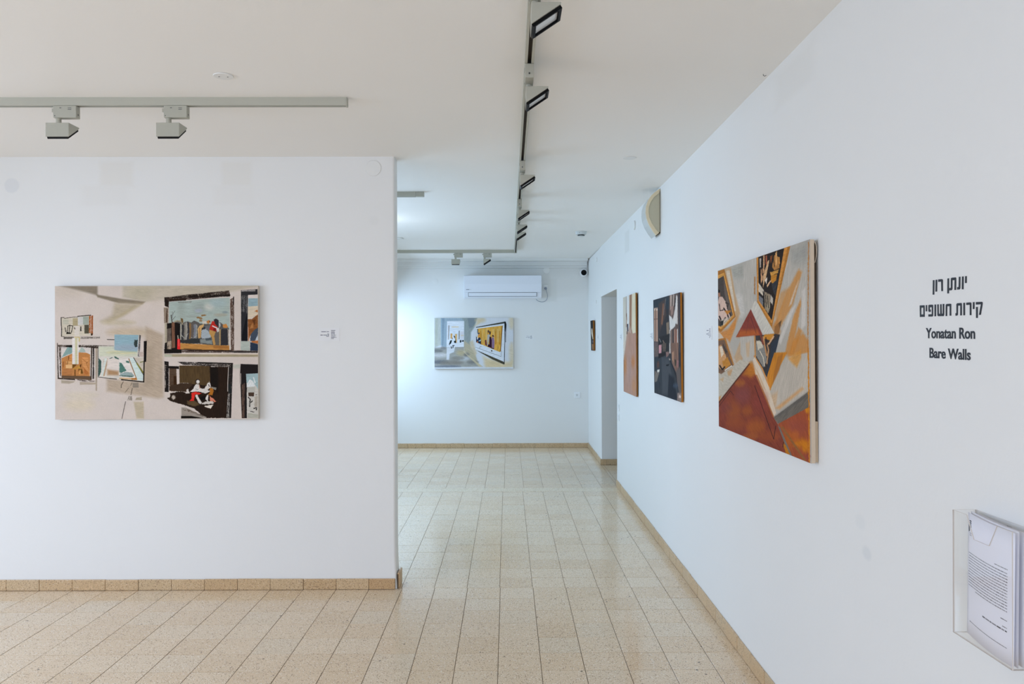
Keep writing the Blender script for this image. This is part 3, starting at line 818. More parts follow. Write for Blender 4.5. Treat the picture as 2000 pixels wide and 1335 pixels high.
    c.frame(*T3); c.box(388, -245, 506, 246, (208, 204, 199)); c.box(440, -240, 486, 244, (184, 180, 148), soft=3)
    # upper right framed scene
    c.frame(*T2)
    c.poly([(285, 372), (1424, 290), (1424, 1280), (280, 1270)], (190, 184, 176))
    c.poly([(288, 375), (1420, 295), (1420, 900), (285, 800)], (152, 166, 160), soft=3)
    for b in ((520, 560, 70, 160, (140, 148, 140), .5), (860, 500, 120, 90, (134, 142, 138), .6), (840, 540, 70, 30, (150, 158, 172), .8), (1040, 470, 90, 60, (184, 186, 178), .8), (1250, 620, 130, 30, (150, 146, 130), .7), (1330, 570, 50, 20, (120, 134, 138), .8), (720, 650, 120, 22, (142, 150, 142), .7), (1200, 400, 150, 80, (150, 170, 174), .6)): c.blob(*b)
    c.poly([(450, 375), (720, 358), (700, 395), (460, 400)], (120, 124, 118), dry=0.4, a=0.8)
    c.poly([(390, 770), (420, 730), (480, 725), (560, 760), (620, 740), (700, 760), (750, 730), (800, 740), (870, 780), (1050, 790), (1240, 760), (1400, 870), (1400, 1190), (1080, 1190), (860, 1160), (490, 1140)], (84, 82, 78), rough=4)
    for x, w_, cc in ((500, 34, (150, 148, 134)), (540, 30, (44, 44, 46)), (585, 34, (120, 116, 106)), (610, 26, (146, 144, 134)), (645, 34, (52, 52, 56)), (680, 34, (124, 96, 60)), (715, 34, (90, 84, 80)), (765, 40, (110, 116, 126)), (795, 24, (138, 140, 136))):
        c.line([(x, 750 + random.randint(0, 60)), (x + 8, 900), (x - 6, 1080)], w_, cc, rough=4, soft=3)
    c.line([(390, 745), (440, 728), (520, 745), (540, 790)], 26, (140, 134, 112), rough=2); c.poly([(500, 672), (545, 690), (556, 750), (530, 770)], (96, 76, 46), rough=3)
    for q in ([(490, 900), (520, 1000), (580, 1060)], [(600, 1060), (640, 960)], [(700, 1040), (740, 1060), (790, 1010)]): c.line(q, 12, (150, 152, 148), rough=2, soft=2)
    c.poly([(490, 1085), (600, 1090), (700, 1050), (860, 1060), (860, 1140), (700, 1160), (490, 1140)], (48, 50, 50), rough=5)
    c.poly([(820, 880), (860, 820), (940, 790), (930, 830), (890, 900), (880, 1040), (835, 1060)], (188, 152, 98), rough=2); c.line([(855, 860), (862, 1030)], 12, (150, 110, 64), rough=2)
    for b in ((850, 665), (920, 630), (880, 690), (830, 670), (945, 625), (880, 730)): c.blob(b[0], b[1], 36, 13, (128, 96, 58), 0.95, soft=2, rough=3)
    c.line([(870, 740), (905, 640)], 7, (120, 100, 76)); c.poly([(980, 740), (1040, 715), (1060, 760), (1010, 790)], (176, 116, 62), rough=3); c.poly([(1030, 735), (1055, 735), (1055, 765)], (40, 36, 36)); c.poly([(900, 740), (985, 735), (990, 790), (910, 780)], (188, 184, 172), rough=3)
    c.poly([(940, 830), (1060, 810), (1040, 940), (900, 1000), (890, 900)], (98, 98, 100), rough=4); c.poly([(890, 910), (980, 880), (1070, 980), (1060, 1060), (960, 1075), (890, 1050)], (150, 160, 166), rough=6, dry=0.12); c.poly([(890, 860), (970, 840), (960, 880), (900, 890)], (44, 46, 48), rough=4)
    c.poly([(870, 1075), (1090, 1060), (1090, 1165), (870, 1140)], (122, 130, 128), rough=3); c.poly([(960, 1060), (1080, 1040), (1080, 1090), (980, 1100)], (70, 78, 82), rough=4)
    c.poly([(1290, 800), (1350, 790), (1386, 830), (1370, 862), (1300, 860)], (184, 126, 66), rough=3)
    c.poly([(1130, 930), (1230, 900), (1225, 1190), (1140, 1185)], (88, 84, 78), rough=2); c.poly([(1040, 895), (1160, 930), (1130, 1010), (1152, 1180), (1112, 1182), (1086, 1050), (1036, 960)], (170, 132, 76), rough=2)
    c.poly([(1088, 738), (1150, 735), (1196, 860), (1165, 932), (1038, 892)], (170, 42, 36), rough=2); c.poly([(1110, 880), (1165, 850), (1160, 932), (1110, 915)], (110, 30, 30), rough=2); c.line([(1095, 825), (1170, 860), (1205, 900)], 22, (196, 190, 188), rough=2)
    c.poly([(1118, 710), (1160, 690), (1210, 715), (1218, 790), (1200, 850), (1150, 790)], (46, 44, 48), rough=2); c.poly([(1170, 870), (1222, 860), (1222, 935), (1180, 945)], (186, 184, 180), rough=3); c.poly([(1210, 770), (1245, 770), (1245, 840), (1222, 860)], (160, 166, 170), rough=3)
    c.poly([(1222, 890), (1256, 890), (1250, 1205), (1222, 1200)], (152, 130, 92), rough=2); c.poly([(1252, 900), (1280, 880), (1385, 890), (1390, 1180), (1300, 1190), (1250, 1190)], (46, 46, 50), rough=3); c.line([(1385, 880), (1395, 1180)], 12, (150, 140, 126), rough=2)
    c.poly([(490, 1145), (860, 1165), (1110, 1185), (1412, 1190), (1412, 1290), (490, 1272)], (172, 124, 66), rough=2, var=0.16); c.poly([(550, 1240), (900, 1260), (880, 1280), (560, 1262)], (104, 76, 44), dry=0.4); c.poly([(1100, 1190), (1400, 1200), (1400, 1250), (1120, 1240)], (140, 90, 44), rough=3, a=0.7)
    c.poly([(245, 775), (405, 760), (495, 780), (490, 1270), (245, 1262)], (24, 20, 18), rough=2); c.poly([(245, 880), (325, 860), (330, 1260), (250, 1262)], (96, 86, 78), dry=0.35, ang=1.57); c.poly([(335, 740), (392, 760), (402, 1230), (340, 1240)], (112, 80, 62), dry=0.3, ang=1.57); c.poly([(255, 1120), (330, 1100), (330, 1262), (250, 1262)], (166, 150, 130), dry=0.4, ang=1.57)
    c.line([(345, 770), (330, 660), (326, 620)], 14, (60, 54, 50)); c.line([(335, 700), (370, 580), (400, 545)], 5, (60, 56, 54)); c.line([(345, 720), (410, 640)], 5, (60, 56, 54)); c.line([(332, 650), (352, 590), (348, 560)], 5, (60, 56, 54))
    c.poly([(440, 1075), (470, 1060), (492, 1075), (498, 1278), (438, 1278)], (206, 44, 46), rough=1); c.line([(462, 1070), (468, 1200)], 14, (226, 100, 96), a=0.8); c.line([(452, 1000), (456, 1060)], 18, (176, 170, 150), rough=2)
    # its frame
    c.poly([(200, 290), (290, 285), (282, 480), (210, 450)], (34, 26, 21), rough=2, dry=0.12, ang=1.57); c.poly([(190, 480), (278, 480), (276, 770), (196, 770)], (130, 116, 100), rough=2, dry=0.25, ang=1.57); c.poly([(235, 500), (262, 500), (255, 760), (230, 760)], (72, 54, 42), dry=0.35, ang=1.57); c.poly([(206, 770), (246, 770), (246, 1135), (206, 1130)], (158, 150, 130), soft=4); c.poly([(208, 1140), (246, 1130), (250, 1280), (200, 1280)], K, rough=2)
    c.poly([(200, 300), (640, 240), (1410, 165), (1432, 268), (1180, 290), (640, 338), (290, 370)], (52, 42, 36), rough=1.5, dry=0.36); c.poly([(340, 290), (1060, 205), (1060, 235), (350, 312)], (30, 24, 20), dry=0.42); c.poly([(640, 262), (1430, 240), (1428, 275), (660, 300)], (30, 24, 20), dry=0.3, rough=3); c.poly([(290, 320), (610, 315), (600, 350), (290, 362)], (46, 34, 26), dry=0.15, rough=2)
    c.poly([(1428, 330), (1502, 290), (1500, 1285), (1440, 1285)], (72, 54, 44), rough=1.5, dry=0.4, ang=1.57); c.poly([(1484, 285), (1500, 275), (1498, 430), (1482, 440)], K)
    # far right scene
    c.poly([(1768, 250), (1940, 250), (1940, 320), (1768, 320)], (200, 192, 186)); c.box(1766, 312, 1945, 470, (134, 160, 168), soft=5); c.poly([(1755, 465), (1945, 455), (1945, 620), (1760, 705)], (198, 186, 164), rough=1)
    c.poly([(1880, 550), (1940, 530), (1940, 580)], (164, 100, 50), rough=3); c.poly([(1758, 700), (1830, 700), (1945, 610), (1945, 870), (1870, 920), (1800, 1015), (1760, 1110)], (124, 78, 42), rough=2, var=0.2); c.poly([(1790, 880), (1850, 760), (1860, 860)], (176, 124, 74), rough=3, a=0.7); c.poly([(1840, 720), (1900, 700), (1890, 830)], (86, 52, 28), rough=3)
    c.poly([(1810, 985), (1880, 900), (1945, 860), (1945, 1040), (1880, 1110), (1800, 1110)], (62, 72, 86), rough=3); c.poly([(1900, 1080), (1945, 990), (1945, 1110)], (170, 180, 186), rough=2); c.poly([(1820, 1110), (1945, 1100), (1945, 1160), (1830, 1135)], (166, 102, 56), rough=2); c.poly([(1800, 1130), (1945, 1165), (1945, 1290), (1800, 1290)], (40, 52, 70), rough=2); c.line([(1765, 850), (1770, 1110)], 12, (180, 122, 90))
    c.box(1622, 1110, 1792, 1292, (162, 172, 164), soft=3)
    c.poly([(1630, 160), (1940, 140), (1940, 240), (1760, 250), (1755, 480), (1630, 480)], (44, 44, 46), rough=1, dry=0.12, ang=0); c.poly([(1640, 155), (1900, 145), (1900, 180), (1640, 190)], (150, 146, 144), dry=0.45)
    c.poly([(1632, 440), (1756, 440), (1752, 1112), (1632, 1108)], (42, 42, 45), rough=1, dry=0.06, ang=1.57); c.poly([(1640, 260), (1750, 260), (1745, 600), (1640, 560)], (120, 120, 120), dry=0.58, ang=1.57); c.poly([(1650, 1000), (1750, 560), (1750, 1100), (1650, 1100)], (24, 24, 27), dry=0.2, ang=1.57)
    # bars between the two scenes
    c.frame(*T4)
    c.poly([(195, -30), (520, -25), (520, 45), (200, 52)], (24, 20, 18), rough=1.5); c.poly([(510, -25), (1940, 5), (1940, 45), (520, 35)], (70, 58, 52), dry=0.4); c.poly([(510, -20), (1450, -10), (1450, 10), (700, 8)], (40, 30, 26), dry=0.3); c.poly([(1380, 8), (1940, 12), (1940, 40), (1500, 36)], (54, 50, 48), dry=0.2)
    c.poly([(200, 62), (1945, 75), (1945, 118), (205, 112)], (152, 142, 116), soft=3); c.poly([(200, 70), (340, 75), (340, 115), (205, 112)], (160, 164, 146), soft=4); c.poly([(520, 50), (1945, 62), (1945, 76), (520, 66)], (196, 184, 168))
    # lower right dark interior
    c.poly([(290, 320), (422, 320), (430, 640), (345, 652), (290, 652)], (76, 60, 46), rough=2, var=0.2); c.box(372, 470, 425, 640, (52, 32, 14), soft=4)
    c.poly([(478, 275), (1062, 285), (1062, 660), (900, 700), (640, 600), (480, 600)], (76, 60, 38), rough=2, ang=1.57, var=0.18)
    c.poly([(1040, 300), (1392, 300), (1385, 1255), (960, 1255), (760, 1080), (560, 1010), (310, 930), (302, 790), (500, 760), (640, 790), (650, 640), (720, 620), (1060, 660)], (38, 27, 20), rough=4, ang=1.57, var=0.2)
    c.poly([(1060, 310), (1200, 310), (1200, 800), (1060, 640)], (22, 18, 16), soft=8, a=0.8); c.poly([(290, 660), (520, 600), (700, 610), (720, 640), (640, 720), (620, 770), (290, 750)], (58, 44, 32), rough=4, dry=0.08); c.poly([(245, 880), (330, 860), (420, 900), (480, 990), (300, 930)], (40, 30, 22), rough=3)
    c.blob(370, 870, 36, 40, (190, 180, 166), 0.9, soft=6, rough=6); c.poly([(610, 730), (640, 700), (672, 790), (600, 800)], (196, 190, 182), rough=4); c.poly([(620, 940), (760, 930), (850, 1000), (760, 1040), (620, 1000)], (82, 66, 44), rough=6, soft=6)
    c.poly([(200, 195), (280, 205), (278, 770), (205, 765)], (26, 22, 20), rough=1.5, dry=0.26, ang=1.57); c.poly([(200, 260), (230, 260), (225, 700), (200, 690)], (150, 142, 132), dry=0.52, ang=1.57); c.poly([(265, 285), (470, 290), (470, 340), (268, 325)], K, rough=2)
    c.poly([(440, 205), (1480, 232), (1478, 300), (1040, 290), (560, 265)], (40, 36, 34), rough=1.5, dry=0.42); c.poly([(820, 212), (1470, 232), (1470, 250), (830, 232)], K, dry=0.12); c.poly([(1390, 300), (1470, 240), (1475, 320), (1440, 1255), (1350, 1255), (1380, 800)], (34, 30, 28), rough=1.5, dry=0.26, ang=1.57); c.line([(1395, 305), (1380, 600), (1378, 760)], 12, (184, 178, 170)); c.poly([(1380, 800), (1420, 800), (1405, 1250), (1352, 1250)], (160, 156, 150), dry=0.5, ang=1.57); c.poly([(1395, 620), (1446, 622), (1444, 800), (1400, 800)], (34, 36, 36), rough=1)
    W_ = (198, 194, 188)
    c.blob(818, 572, 40, 44, (36, 30, 26), 1, soft=3); c.blob(824, 580, 32, 36, W_, 1, soft=3); c.poly([(740, 690), (790, 620), (850, 630), (860, 700), (740, 730)], W_, rough=3); c.poly([(672, 770), (760, 690), (880, 700), (960, 710), (1060, 760), (960, 800), (840, 760), (720, 770)], W_, rough=4); c.poly([(945, 700), (1000, 620), (1035, 575), (1064, 640), (1060, 690), (980, 740)], W_, rough=4); c.line([(1020, 630), (1038, 670)], 12, (40, 34, 30)); c.line([(780, 715), (830, 730)], 5, (60, 56, 56)); c.line([(850, 650), (860, 700)], 16, (180, 130, 110), rough=3)
    c.poly([(700, 790), (790, 762), (900, 800), (830, 820), (770, 820), (745, 935), (665, 938), (705, 890)], (196, 44, 36), rough=3); c.line([(800, 770), (880, 775), (930, 810)], 10, (50, 40, 40)); c.poly([(770, 830), (812, 815), (850, 900), (900, 960), (870, 1000), (830, 970)], W_, rough=3); c.poly([(870, 870), (950, 835), (960, 890), (910, 930), (875, 915)], (20, 18, 18), rough=3)
    c.poly([(1040, 700), (1100, 700), (1116, 760), (1090, 830), (1010, 820), (1050, 770)], (156, 98, 34), rough=4); c.poly([(985, 830), (1020, 810), (1010, 960), (960, 900)], W_, rough=4); c.poly([(1030, 830), (1120, 900), (1170, 950), (1060, 960)], (196, 120, 96), rough=5, dry=0.32); c.poly([(880, 980), (1000, 940), (1110, 950), (1120, 990), (900, 1000)], (190, 184, 176), rough=4); c.poly([(940, 1030), (1112, 1005), (1060, 1082), (960, 1050)], (206, 198, 186), rough=3); c.poly([(1060, 670), (1170, 690), (1160, 740), (1080, 700)], (130, 126, 116), dry=0.42)
    c.poly([(515, 1055), (600, 1060), (985, 1240), (980, 1258), (515, 1215)], (142, 134, 124), soft=3, rough=1); c.poly([(530, 1080), (600, 1075), (960, 1220), (900, 1225), (560, 1110)], (80, 68, 58), dry=0.55); c.poly([(510, 1215), (700, 1215), (940, 1262), (508, 1262)], K, rough=1); c.box(1480, 258, 1612, 332, (176, 176, 164), soft=6)
    # far right lower
    c.box(1715, 425, 1950, 1262, (186, 184, 176)); c.poly([(1718, 430), (1945, 425), (1945, 720), (1890, 640), (1718, 600)], (146, 170, 172), soft=4); c.poly([(1728, 645), (1790, 535), (1840, 560), (1890, 650), (1890, 680), (1730, 680)], (202, 208, 208), rough=2); c.poly([(1850, 500), (1866, 490), (1900, 600), (1880, 620)], (206, 212, 212), rough=2); c.poly([(1738, 680), (1890, 672), (1890, 770), (1738, 775)], (170, 170, 162), rough=2); c.poly([(1760, 785), (1872, 780), (1866, 855), (1768, 852)], (66, 52, 42), rough=2); c.line([(1735, 690), (1728, 780)], 8, K)
    for q, w_ in (([(1760, 870), (1800, 910), (1790, 960)], 18), ([(1840, 940), (1790, 980), (1785, 1050)], 18), ([(1860, 1080), (1920, 1070), (1910, 1110)], 20), ([(1800, 1130), (1870, 1150)], 12), ([(1900, 830), (1920, 820)], 12)): c.line(q, w_, (44, 40, 38), rough=3)
    c.poly([(1880, 860), (1935, 840), (1935, 1050), (1880, 1060)], (160, 152, 138), rough=3, a=0.8); c.poly([(1750, 1160), (1945, 1190), (1945, 1262), (1745, 1262)], (164, 164, 152), rough=2)
    c.poly([(1620, 250), (1945, 262), (1945, 425), (1720, 435), (1732, 640), (1735, 1260), (1640, 1260), (1610, 430)], (32, 28, 27), rough=1.5, dry=0.1, ang=1.57); c.poly([(1640, 640), (1700, 600), (1690, 1250), (1640, 1250)], (86, 68, 58), dry=0.42, ang=1.57); c.poly([(1600, 425), (1632, 425), (1630, 630), (1605, 620)], (150, 142, 134), dry=0.35, ang=1.57)
    return c.image('gallery_wall_picture', (1.2, 1.14, 1.09))
print('painter ready')

# ---- picture on the far wall: a corridor and a framed scene seen at a slant
def art_corridor():
    c = Canvas(620, 400, ((848, 620), (1002.5, 621), (1002, 719.5), (849, 719)), (196, 203, 208))
    c.frame(840, 612, 11.506)
    c.poly([(95, 95), (240, 95), (250, 700), (95, 760)], (176, 182, 176), soft=8, ang=1.57); c.poly([(235, 95), (262, 95), (258, 700), (240, 720)], (150, 172, 182), soft=3); c.poly([(120, 100), (170, 100), (165, 700), (110, 700)], (166, 170, 152), a=0.5, soft=10)
    c.poly([(255, 95), (1050, 95), (1010, 230), (800, 230), (760, 165), (380, 165), (370, 750), (262, 740)], (146, 164, 174), soft=8, ang=1.57); c.poly([(262, 95), (320, 95), (300, 700), (262, 730)], (118, 138, 150), a=0.7, soft=8)
    c.poly([(700, 95), (1060, 95), (1000, 300), (920, 420), (900, 760), (760, 760), (765, 165)], (138, 150, 148), soft=10, ang=1.8); c.poly([(840, 100), (1060, 95), (980, 300), (880, 330)], (116, 128, 134), a=0.8, soft=10)
    c.poly([(760, 600), (900, 700), (1010, 900), (1100, 1160), (950, 1040), (760, 820)], (170, 164, 140), soft=12); c.poly([(880, 640), (960, 600), (1050, 900), (1000, 950)], (188, 176, 146), a=0.8, soft=16)
    c.poly([(980, 300), (1080, 160), (1200, 110), (1100, 240)], (198, 189, 162), soft=14, a=0.9); c.blob(1130, 150, 120, 60, (196, 182, 146), 0.7); c.blob(1830, 200, 60, 160, (196, 186, 156), 0.8); c.blob(1830, 900, 60, 250, (196, 184, 150), 0.7)
    c.poly([(1180, 960), (1640, 1130), (1860, 1050), (1860, 1220), (1250, 1210)], (200, 187, 152), soft=24, a=0.9); c.blob(1480, 1130, 260, 90, (200, 184, 146), 0.7)
    # floor
    c.poly([(95, 760), (380, 750), (760, 740), (760, 860), (1000, 1050), (1180, 1190), (95, 1200)], (152, 154, 148), soft=8)
    for x, y, rx, ry, cc in ((180, 830, 110, 40, (116, 118, 116)), (230, 930, 160, 50, (190, 192, 192)), (230, 1080, 180, 40, (98, 104, 110)), (480, 1100, 260, 50, (126, 124, 116)), (700, 880, 110, 70, (170, 160, 128)), (760, 1010, 120, 40, (182, 188, 192)), (620, 1000, 150, 40, (132, 132, 124)), (960, 1090, 130, 40, (120, 122, 118)), (820, 920, 60, 40, (112, 114, 112)), (400, 1180, 300, 26, (110, 118, 128)), (300, 770, 60, 30, (120, 124, 124))): c.blob(x, y, rx, ry, cc, 0.85, rough=4)
    c.poly([(740, 840), (1180, 1190), (1100, 1190), (760, 870)], (196, 186, 150), a=0.8, soft=6); c.box(95, 1205, 1860, 1245, (200, 208, 214), soft=8)
    # lit doorway with a seated figure
    c.poly([(380, 172), (762, 172), (760, 750), (372, 745)], (206, 214, 220), soft=2); c.poly([(375, 745), (560, 745), (540, 860), (440, 900), (430, 1030), (370, 1030)], (196, 202, 206), soft=4)
    c.poly([(405, 260), (440, 262), (425, 580), (400, 580)], (160, 160, 160), soft=3); c.poly([(460, 440), (500, 450), (495, 560), (458, 560)], (206, 160, 96), soft=2); c.poly([(560, 460), (605, 455), (600, 650), (575, 650)], (204, 164, 104), soft=2); c.poly([(480, 290), (640, 285), (640, 310), (480, 310)], (204, 190, 160), soft=4)
    c.poly([(640, 390), (668, 380), (665, 570), (640, 580)], (140, 140, 136), soft=2); c.box(680, 400, 755, 560, (200, 202, 206), soft=4); c.poly([(690, 480), (755, 478), (755, 500), (690, 500)], (200, 188, 160), soft=3)
    for q in ([(522, 500), (545, 495), (566, 520), (560, 560), (540, 520)], [(490, 560), (510, 540), (500, 580)], [(555, 520), (580, 600), (585, 660), (545, 655), (535, 620), (570, 600)], [(455, 600), (495, 595), (470, 670), (440, 690), (450, 715), (425, 690), (440, 640)], [(495, 710), (550, 705), (545, 725), (500, 725)], [(465, 730), (485, 740), (495, 785), (475, 780)], [(505, 735), (530, 730), (520, 770), (506, 760)], [(670, 595), (700, 595), (700, 650), (668, 650)], [(715, 600), (730, 600), (730, 630), (712, 630)], [(735, 590), (758, 600), (752, 640), (735, 625)]): c.poly(q, (26, 34, 34), rough=1)
    # slanted framed scene
    c.poly([(1030, 330), (1660, 200), (1660, 1090), (1020, 810)], (206, 214, 220), soft=2); c.poly([(1030, 345), (1635, 275), (1570, 870), (1035, 645)], (204, 158, 72), soft=1.5, ang=1.57, var=0.2)
    for x, a_ in ((1160, 30), (1240, 60), (1400, 50), (1500, 70)): c.poly([(x, 350), (x + a_, 345), (x + a_, 640), (x + 10, 640)], (206, 176, 112), soft=10, a=0.6)
    for x in (1130, 1290, 1460, 1550): c.poly([(x, 400), (x + 18, 400), (x + 26, 700), (x, 690)], (176, 120, 40), soft=5, a=0.8)
    c.poly([(1030, 350), (1080, 345), (1075, 500), (1035, 560)], (190, 198, 204)); c.poly([(1062, 350), (1080, 345), (1080, 440), (1066, 460)], (60, 62, 66)); c.poly([(1075, 450), (1100, 425), (1122, 450), (1080, 470)], (66, 70, 96)); c.poly([(1085, 470), (1112, 470), (1105, 520), (1088, 520)], (200, 130, 80))
    c.poly([(1034, 510), (1070, 560), (1120, 530), (1140, 590), (1145, 690), (1034, 640)], (36, 44, 70), rough=1); c.poly([(1060, 500), (1080, 560), (1066, 600), (1050, 560)], (204, 206, 210)); c.poly([(1090, 610), (1145, 580), (1140, 620), (1095, 630)], (150, 190, 190)); c.poly([(1055, 625), (1080, 615), (1075, 665), (1060, 660)], (206, 130, 70))
    c.poly([(1230, 600), (1262, 590), (1282, 730), (1235, 700)], (104, 58, 60), rough=1); c.poly([(1290, 390), (1320, 372), (1335, 420), (1300, 440)], (90, 66, 56), rough=2); c.poly([(1330, 400), (1365, 410), (1360, 470), (1330, 480)], (66, 50, 50), rough=2); c.poly([(1290, 470), (1350, 480), (1320, 600), (1300, 720), (1282, 720)], (166, 168, 166), rough=2)
    c.poly([(1335, 520), (1370, 530), (1385, 600), (1385, 780), (1290, 745), (1310, 690), (1330, 700)], (50, 26, 44), rough=1); c.poly([(1395, 490), (1420, 485), (1440, 530), (1395, 520)], (60, 34, 50)); c.poly([(1385, 540), (1430, 540), (1446, 620), (1440, 790), (1390, 770)], (128, 106, 138), rough=1); c.poly([(1370, 770), (1440, 785), (1430, 800), (1380, 790)], (30, 26, 40)); c.poly([(1610, 285), (1632, 280), (1590, 850), (1570, 860)], (130, 92, 44), soft=2)
    c.poly([(1030, 305), (1690, 185), (1690, 225), (1032, 322)], (64, 66, 60), rough=1); c.poly([(1672, 185), (1702, 190), (1712, 235), (1690, 420), (1668, 1140), (1655, 1135), (1672, 640)], (28, 30, 32), rough=1); c.poly([(1706, 230), (1718, 235), (1700, 650), (1690, 650)], (60, 60, 60), dry=0.3, ang=1.57)
    c.poly([(1020, 812), (1180, 880), (1400, 975), (1640, 1080), (1664, 1110), (1655, 1145), (1400, 1030), (1180, 905)], (70, 68, 56), rough=1); c.line([(1020, 755), (1590, 968), (1600, 840)], 5, (60, 64, 66)); c.poly([(1365, 830), (1390, 822), (1400, 845), (1382, 860)], (44, 34, 28)); c.line([(1110, 780), (1130, 735), (1155, 745)], 5, (80, 84, 88))
    return c.image('corridor_picture', (1.14, 1.08, 1.08))

# ---- large picture on the right wall: a room seen steeply from above
def art_steep_room():
    c = Canvas(1000, 650, ((1403, 524.5), (1582, 472), (1584, 907), (1403, 830)), (164, 159, 150))
    A, B = (1395, 465, 5.804), (1395, 690, 5.933)
    O = (172, 112, 52)
    c.frame(*A)
    c.poly([(190, 300), (490, 220), (490, 620), (420, 800), (330, 900), (260, 860), (230, 640)], (170, 166, 158), soft=10, ang=1.57); c.poly([(200, 330), (330, 280), (340, 420), (240, 440)], (150, 150, 142), soft=20, a=0.8); c.poly([(250, 620), (330, 640), (350, 850), (280, 900)], (190, 186, 180), soft=22, a=0.7)
    c.poly([(125, 330), (195, 320), (240, 600), (300, 840), (240, 1000), (130, 1100), (245, 870)], (182, 142, 96), soft=16, a=0.7, ang=1.3, dry=0.18); c.poly([(140, 350), (180, 340), (250, 800), (235, 820)], (196, 188, 176), soft=5, a=0.8, rough=3); c.poly([(460, 430), (476, 430), (474, 640), (458, 620)], (160, 110, 60), rough=3, a=0.8)
    # right side: swept light and ochre strokes
    c.poly([(865, 110), (1080, 45), (1072, 700), (1060, 1080), (760, 1080), (690, 940)], (168, 164, 156), soft=6, ang=1.9); c.poly([(880, 160), (1060, 60), (1060, 300), (900, 300)], (138, 140, 136), soft=40, a=0.7)
    for q, a_ in (([(960, 370), (1000, 400), (900, 760), (760, 1000), (680, 1010), (820, 640)], .75), ([(985, 700), (990, 760), (880, 1335), (800, 1335), (900, 900)], .8), ([(960, 1020), (1000, 1060), (900, 1335), (840, 1335)], .8), ([(1010, 1080), (1072, 1180), (1070, 1335), (860, 1335), (900, 1180)], .8), ([(760, 620), (860, 560), (740, 900), (690, 900)], .55)):
        c.poly(q, (182, 122, 58), soft=12, a=a_, dry=0.16, ang=2.0, rough=4)
    for q in ([(800, 330), (840, 300), (720, 660), (690, 700)], [(870, 820), (930, 760), (760, 1200), (730, 1180)], [(930, 560), (960, 500), (880, 760), (850, 780)], [(1000, 620), (1040, 560), (1040, 1000), (990, 1040)]):
        c.poly(q, (194, 190, 184), soft=8, a=0.75, dry=0.2, ang=2.0, rough=3)
    c.poly([(690, 1000), (770, 930), (740, 1080), (680, 1110)], (60, 44, 32), rough=3, a=0.75, dry=0.15)
    c.poly([(660, 990), (720, 900), (760, 1060), (700, 1180), (640, 1090)], O, soft=16, a=0.6)
    # two framed pictures at the left
    c.poly([(42, 350), (122, 330), (248, 872), (75, 1045), (40, 1020)], (160, 106, 48), rough=1, var=0.12); c.poly([(44, 395), (118, 370), (232, 868), (76, 1010), (44, 990)], (196, 142, 72), rough=1, var=0.12); c.poly([(42, 440), (112, 405), (214, 852), (78, 980), (42, 965)], (72, 64, 60), rough=1)
    c.poly([(110, 420), (210, 850), (180, 880), (120, 600)], (104, 92, 84), soft=5, a=0.8); c.poly([(44, 700), (60, 640), (95, 640), (130, 690), (150, 780), (185, 870), (100, 950), (44, 880)], (196, 168, 154), rough=3); c.poly([(46, 590), (70, 590), (74, 640), (50, 640)], (150, 106, 84), rough=2); c.poly([(46, 555), (70, 565), (66, 600), (46, 590)], (24, 20, 20), rough=2)
    for q, w_ in (([(60, 720), (70, 800), (110, 790)], 8), ([(130, 710), (165, 720), (150, 780)], 8), ([(110, 770), (150, 830), (170, 900)], 14), ([(60, 860), (90, 930), (130, 880)], 16), ([(170, 800), (190, 860)], 12)): c.line(q, w_, (44, 36, 36), rough=2)
    c.poly([(120, 800), (200, 800), (150, 850)], (180, 116, 44), rough=3, a=0.9); c.poly([(80, 900), (200, 870), (120, 960), (80, 975)], (190, 180, 164), rough=3, a=0.7); c.poly([(70, 920), (110, 910), (100, 965), (72, 970)], (48, 48, 44), rough=2)
    c.poly([(40, 1050), (160, 1010), (260, 880), (240, 1000), (180, 1160), (60, 1120)], (188, 120, 56), soft=14, a=0.85, dry=0.12); c.poly([(42, 1040), (75, 1060), (110, 1110), (42, 1125)], (190, 176, 160), rough=2)
    c.poly([(42, 1122), (130, 1108), (205, 1340), (250, 1500), (75, 1580), (42, 1540)], (156, 104, 50), rough=1, var=0.12)
    c.poly([(42, 1140), (118, 1130), (180, 1335), (222, 1440), (76, 1530), (42, 1490)], (110, 84, 66), rough=1); c.poly([(44, 1200), (80, 1190), (130, 1300), (150, 1400), (80, 1470), (44, 1440)], (186, 140, 96), rough=4); c.poly([(60, 1210), (90, 1200), (110, 1290), (80, 1330)], (206, 188, 166), rough=3); c.poly([(100, 1170), (150, 1270), (130, 1290), (96, 1200)], (66, 60, 58), rough=3); c.poly([(90, 1380), (150, 1330), (190, 1420), (110, 1470)], (176, 120, 50), rough=4); c.line([(60, 1420), (90, 1470), (120, 1440)], 16, (40, 34, 32), rough=2); c.line([(120, 1480), (200, 1430)], 14, (206, 198, 186), rough=2)
    c.poly([(130, 1110), (160, 1130), (260, 1420), (300, 1520), (250, 1500)], (176, 160, 144), soft=6, a=0.8); c.poly([(230, 1330), (300, 1150), (330, 1340), (280, 1500)], (182, 140, 96), soft=14, a=0.6, dry=0.2); c.poly([(360, 1340), (430, 1330), (420, 1430), (370, 1440)], (180, 124, 66), soft=10, a=0.7, dry=0.15, ang=1.5)
    # tall picture at the top
    c.poly([(488, 220), (872, 100), (658, 1015), (494, 722)], (162, 108, 46), rough=1, var=0.14); c.poly([(496, 215), (840, 110), (660, 970), (500, 705)], (190, 132, 64), rough=1, var=0.12); c.poly([(508, 213), (802, 122), (658, 928), (510, 690)], (40, 34, 32), rough=1)
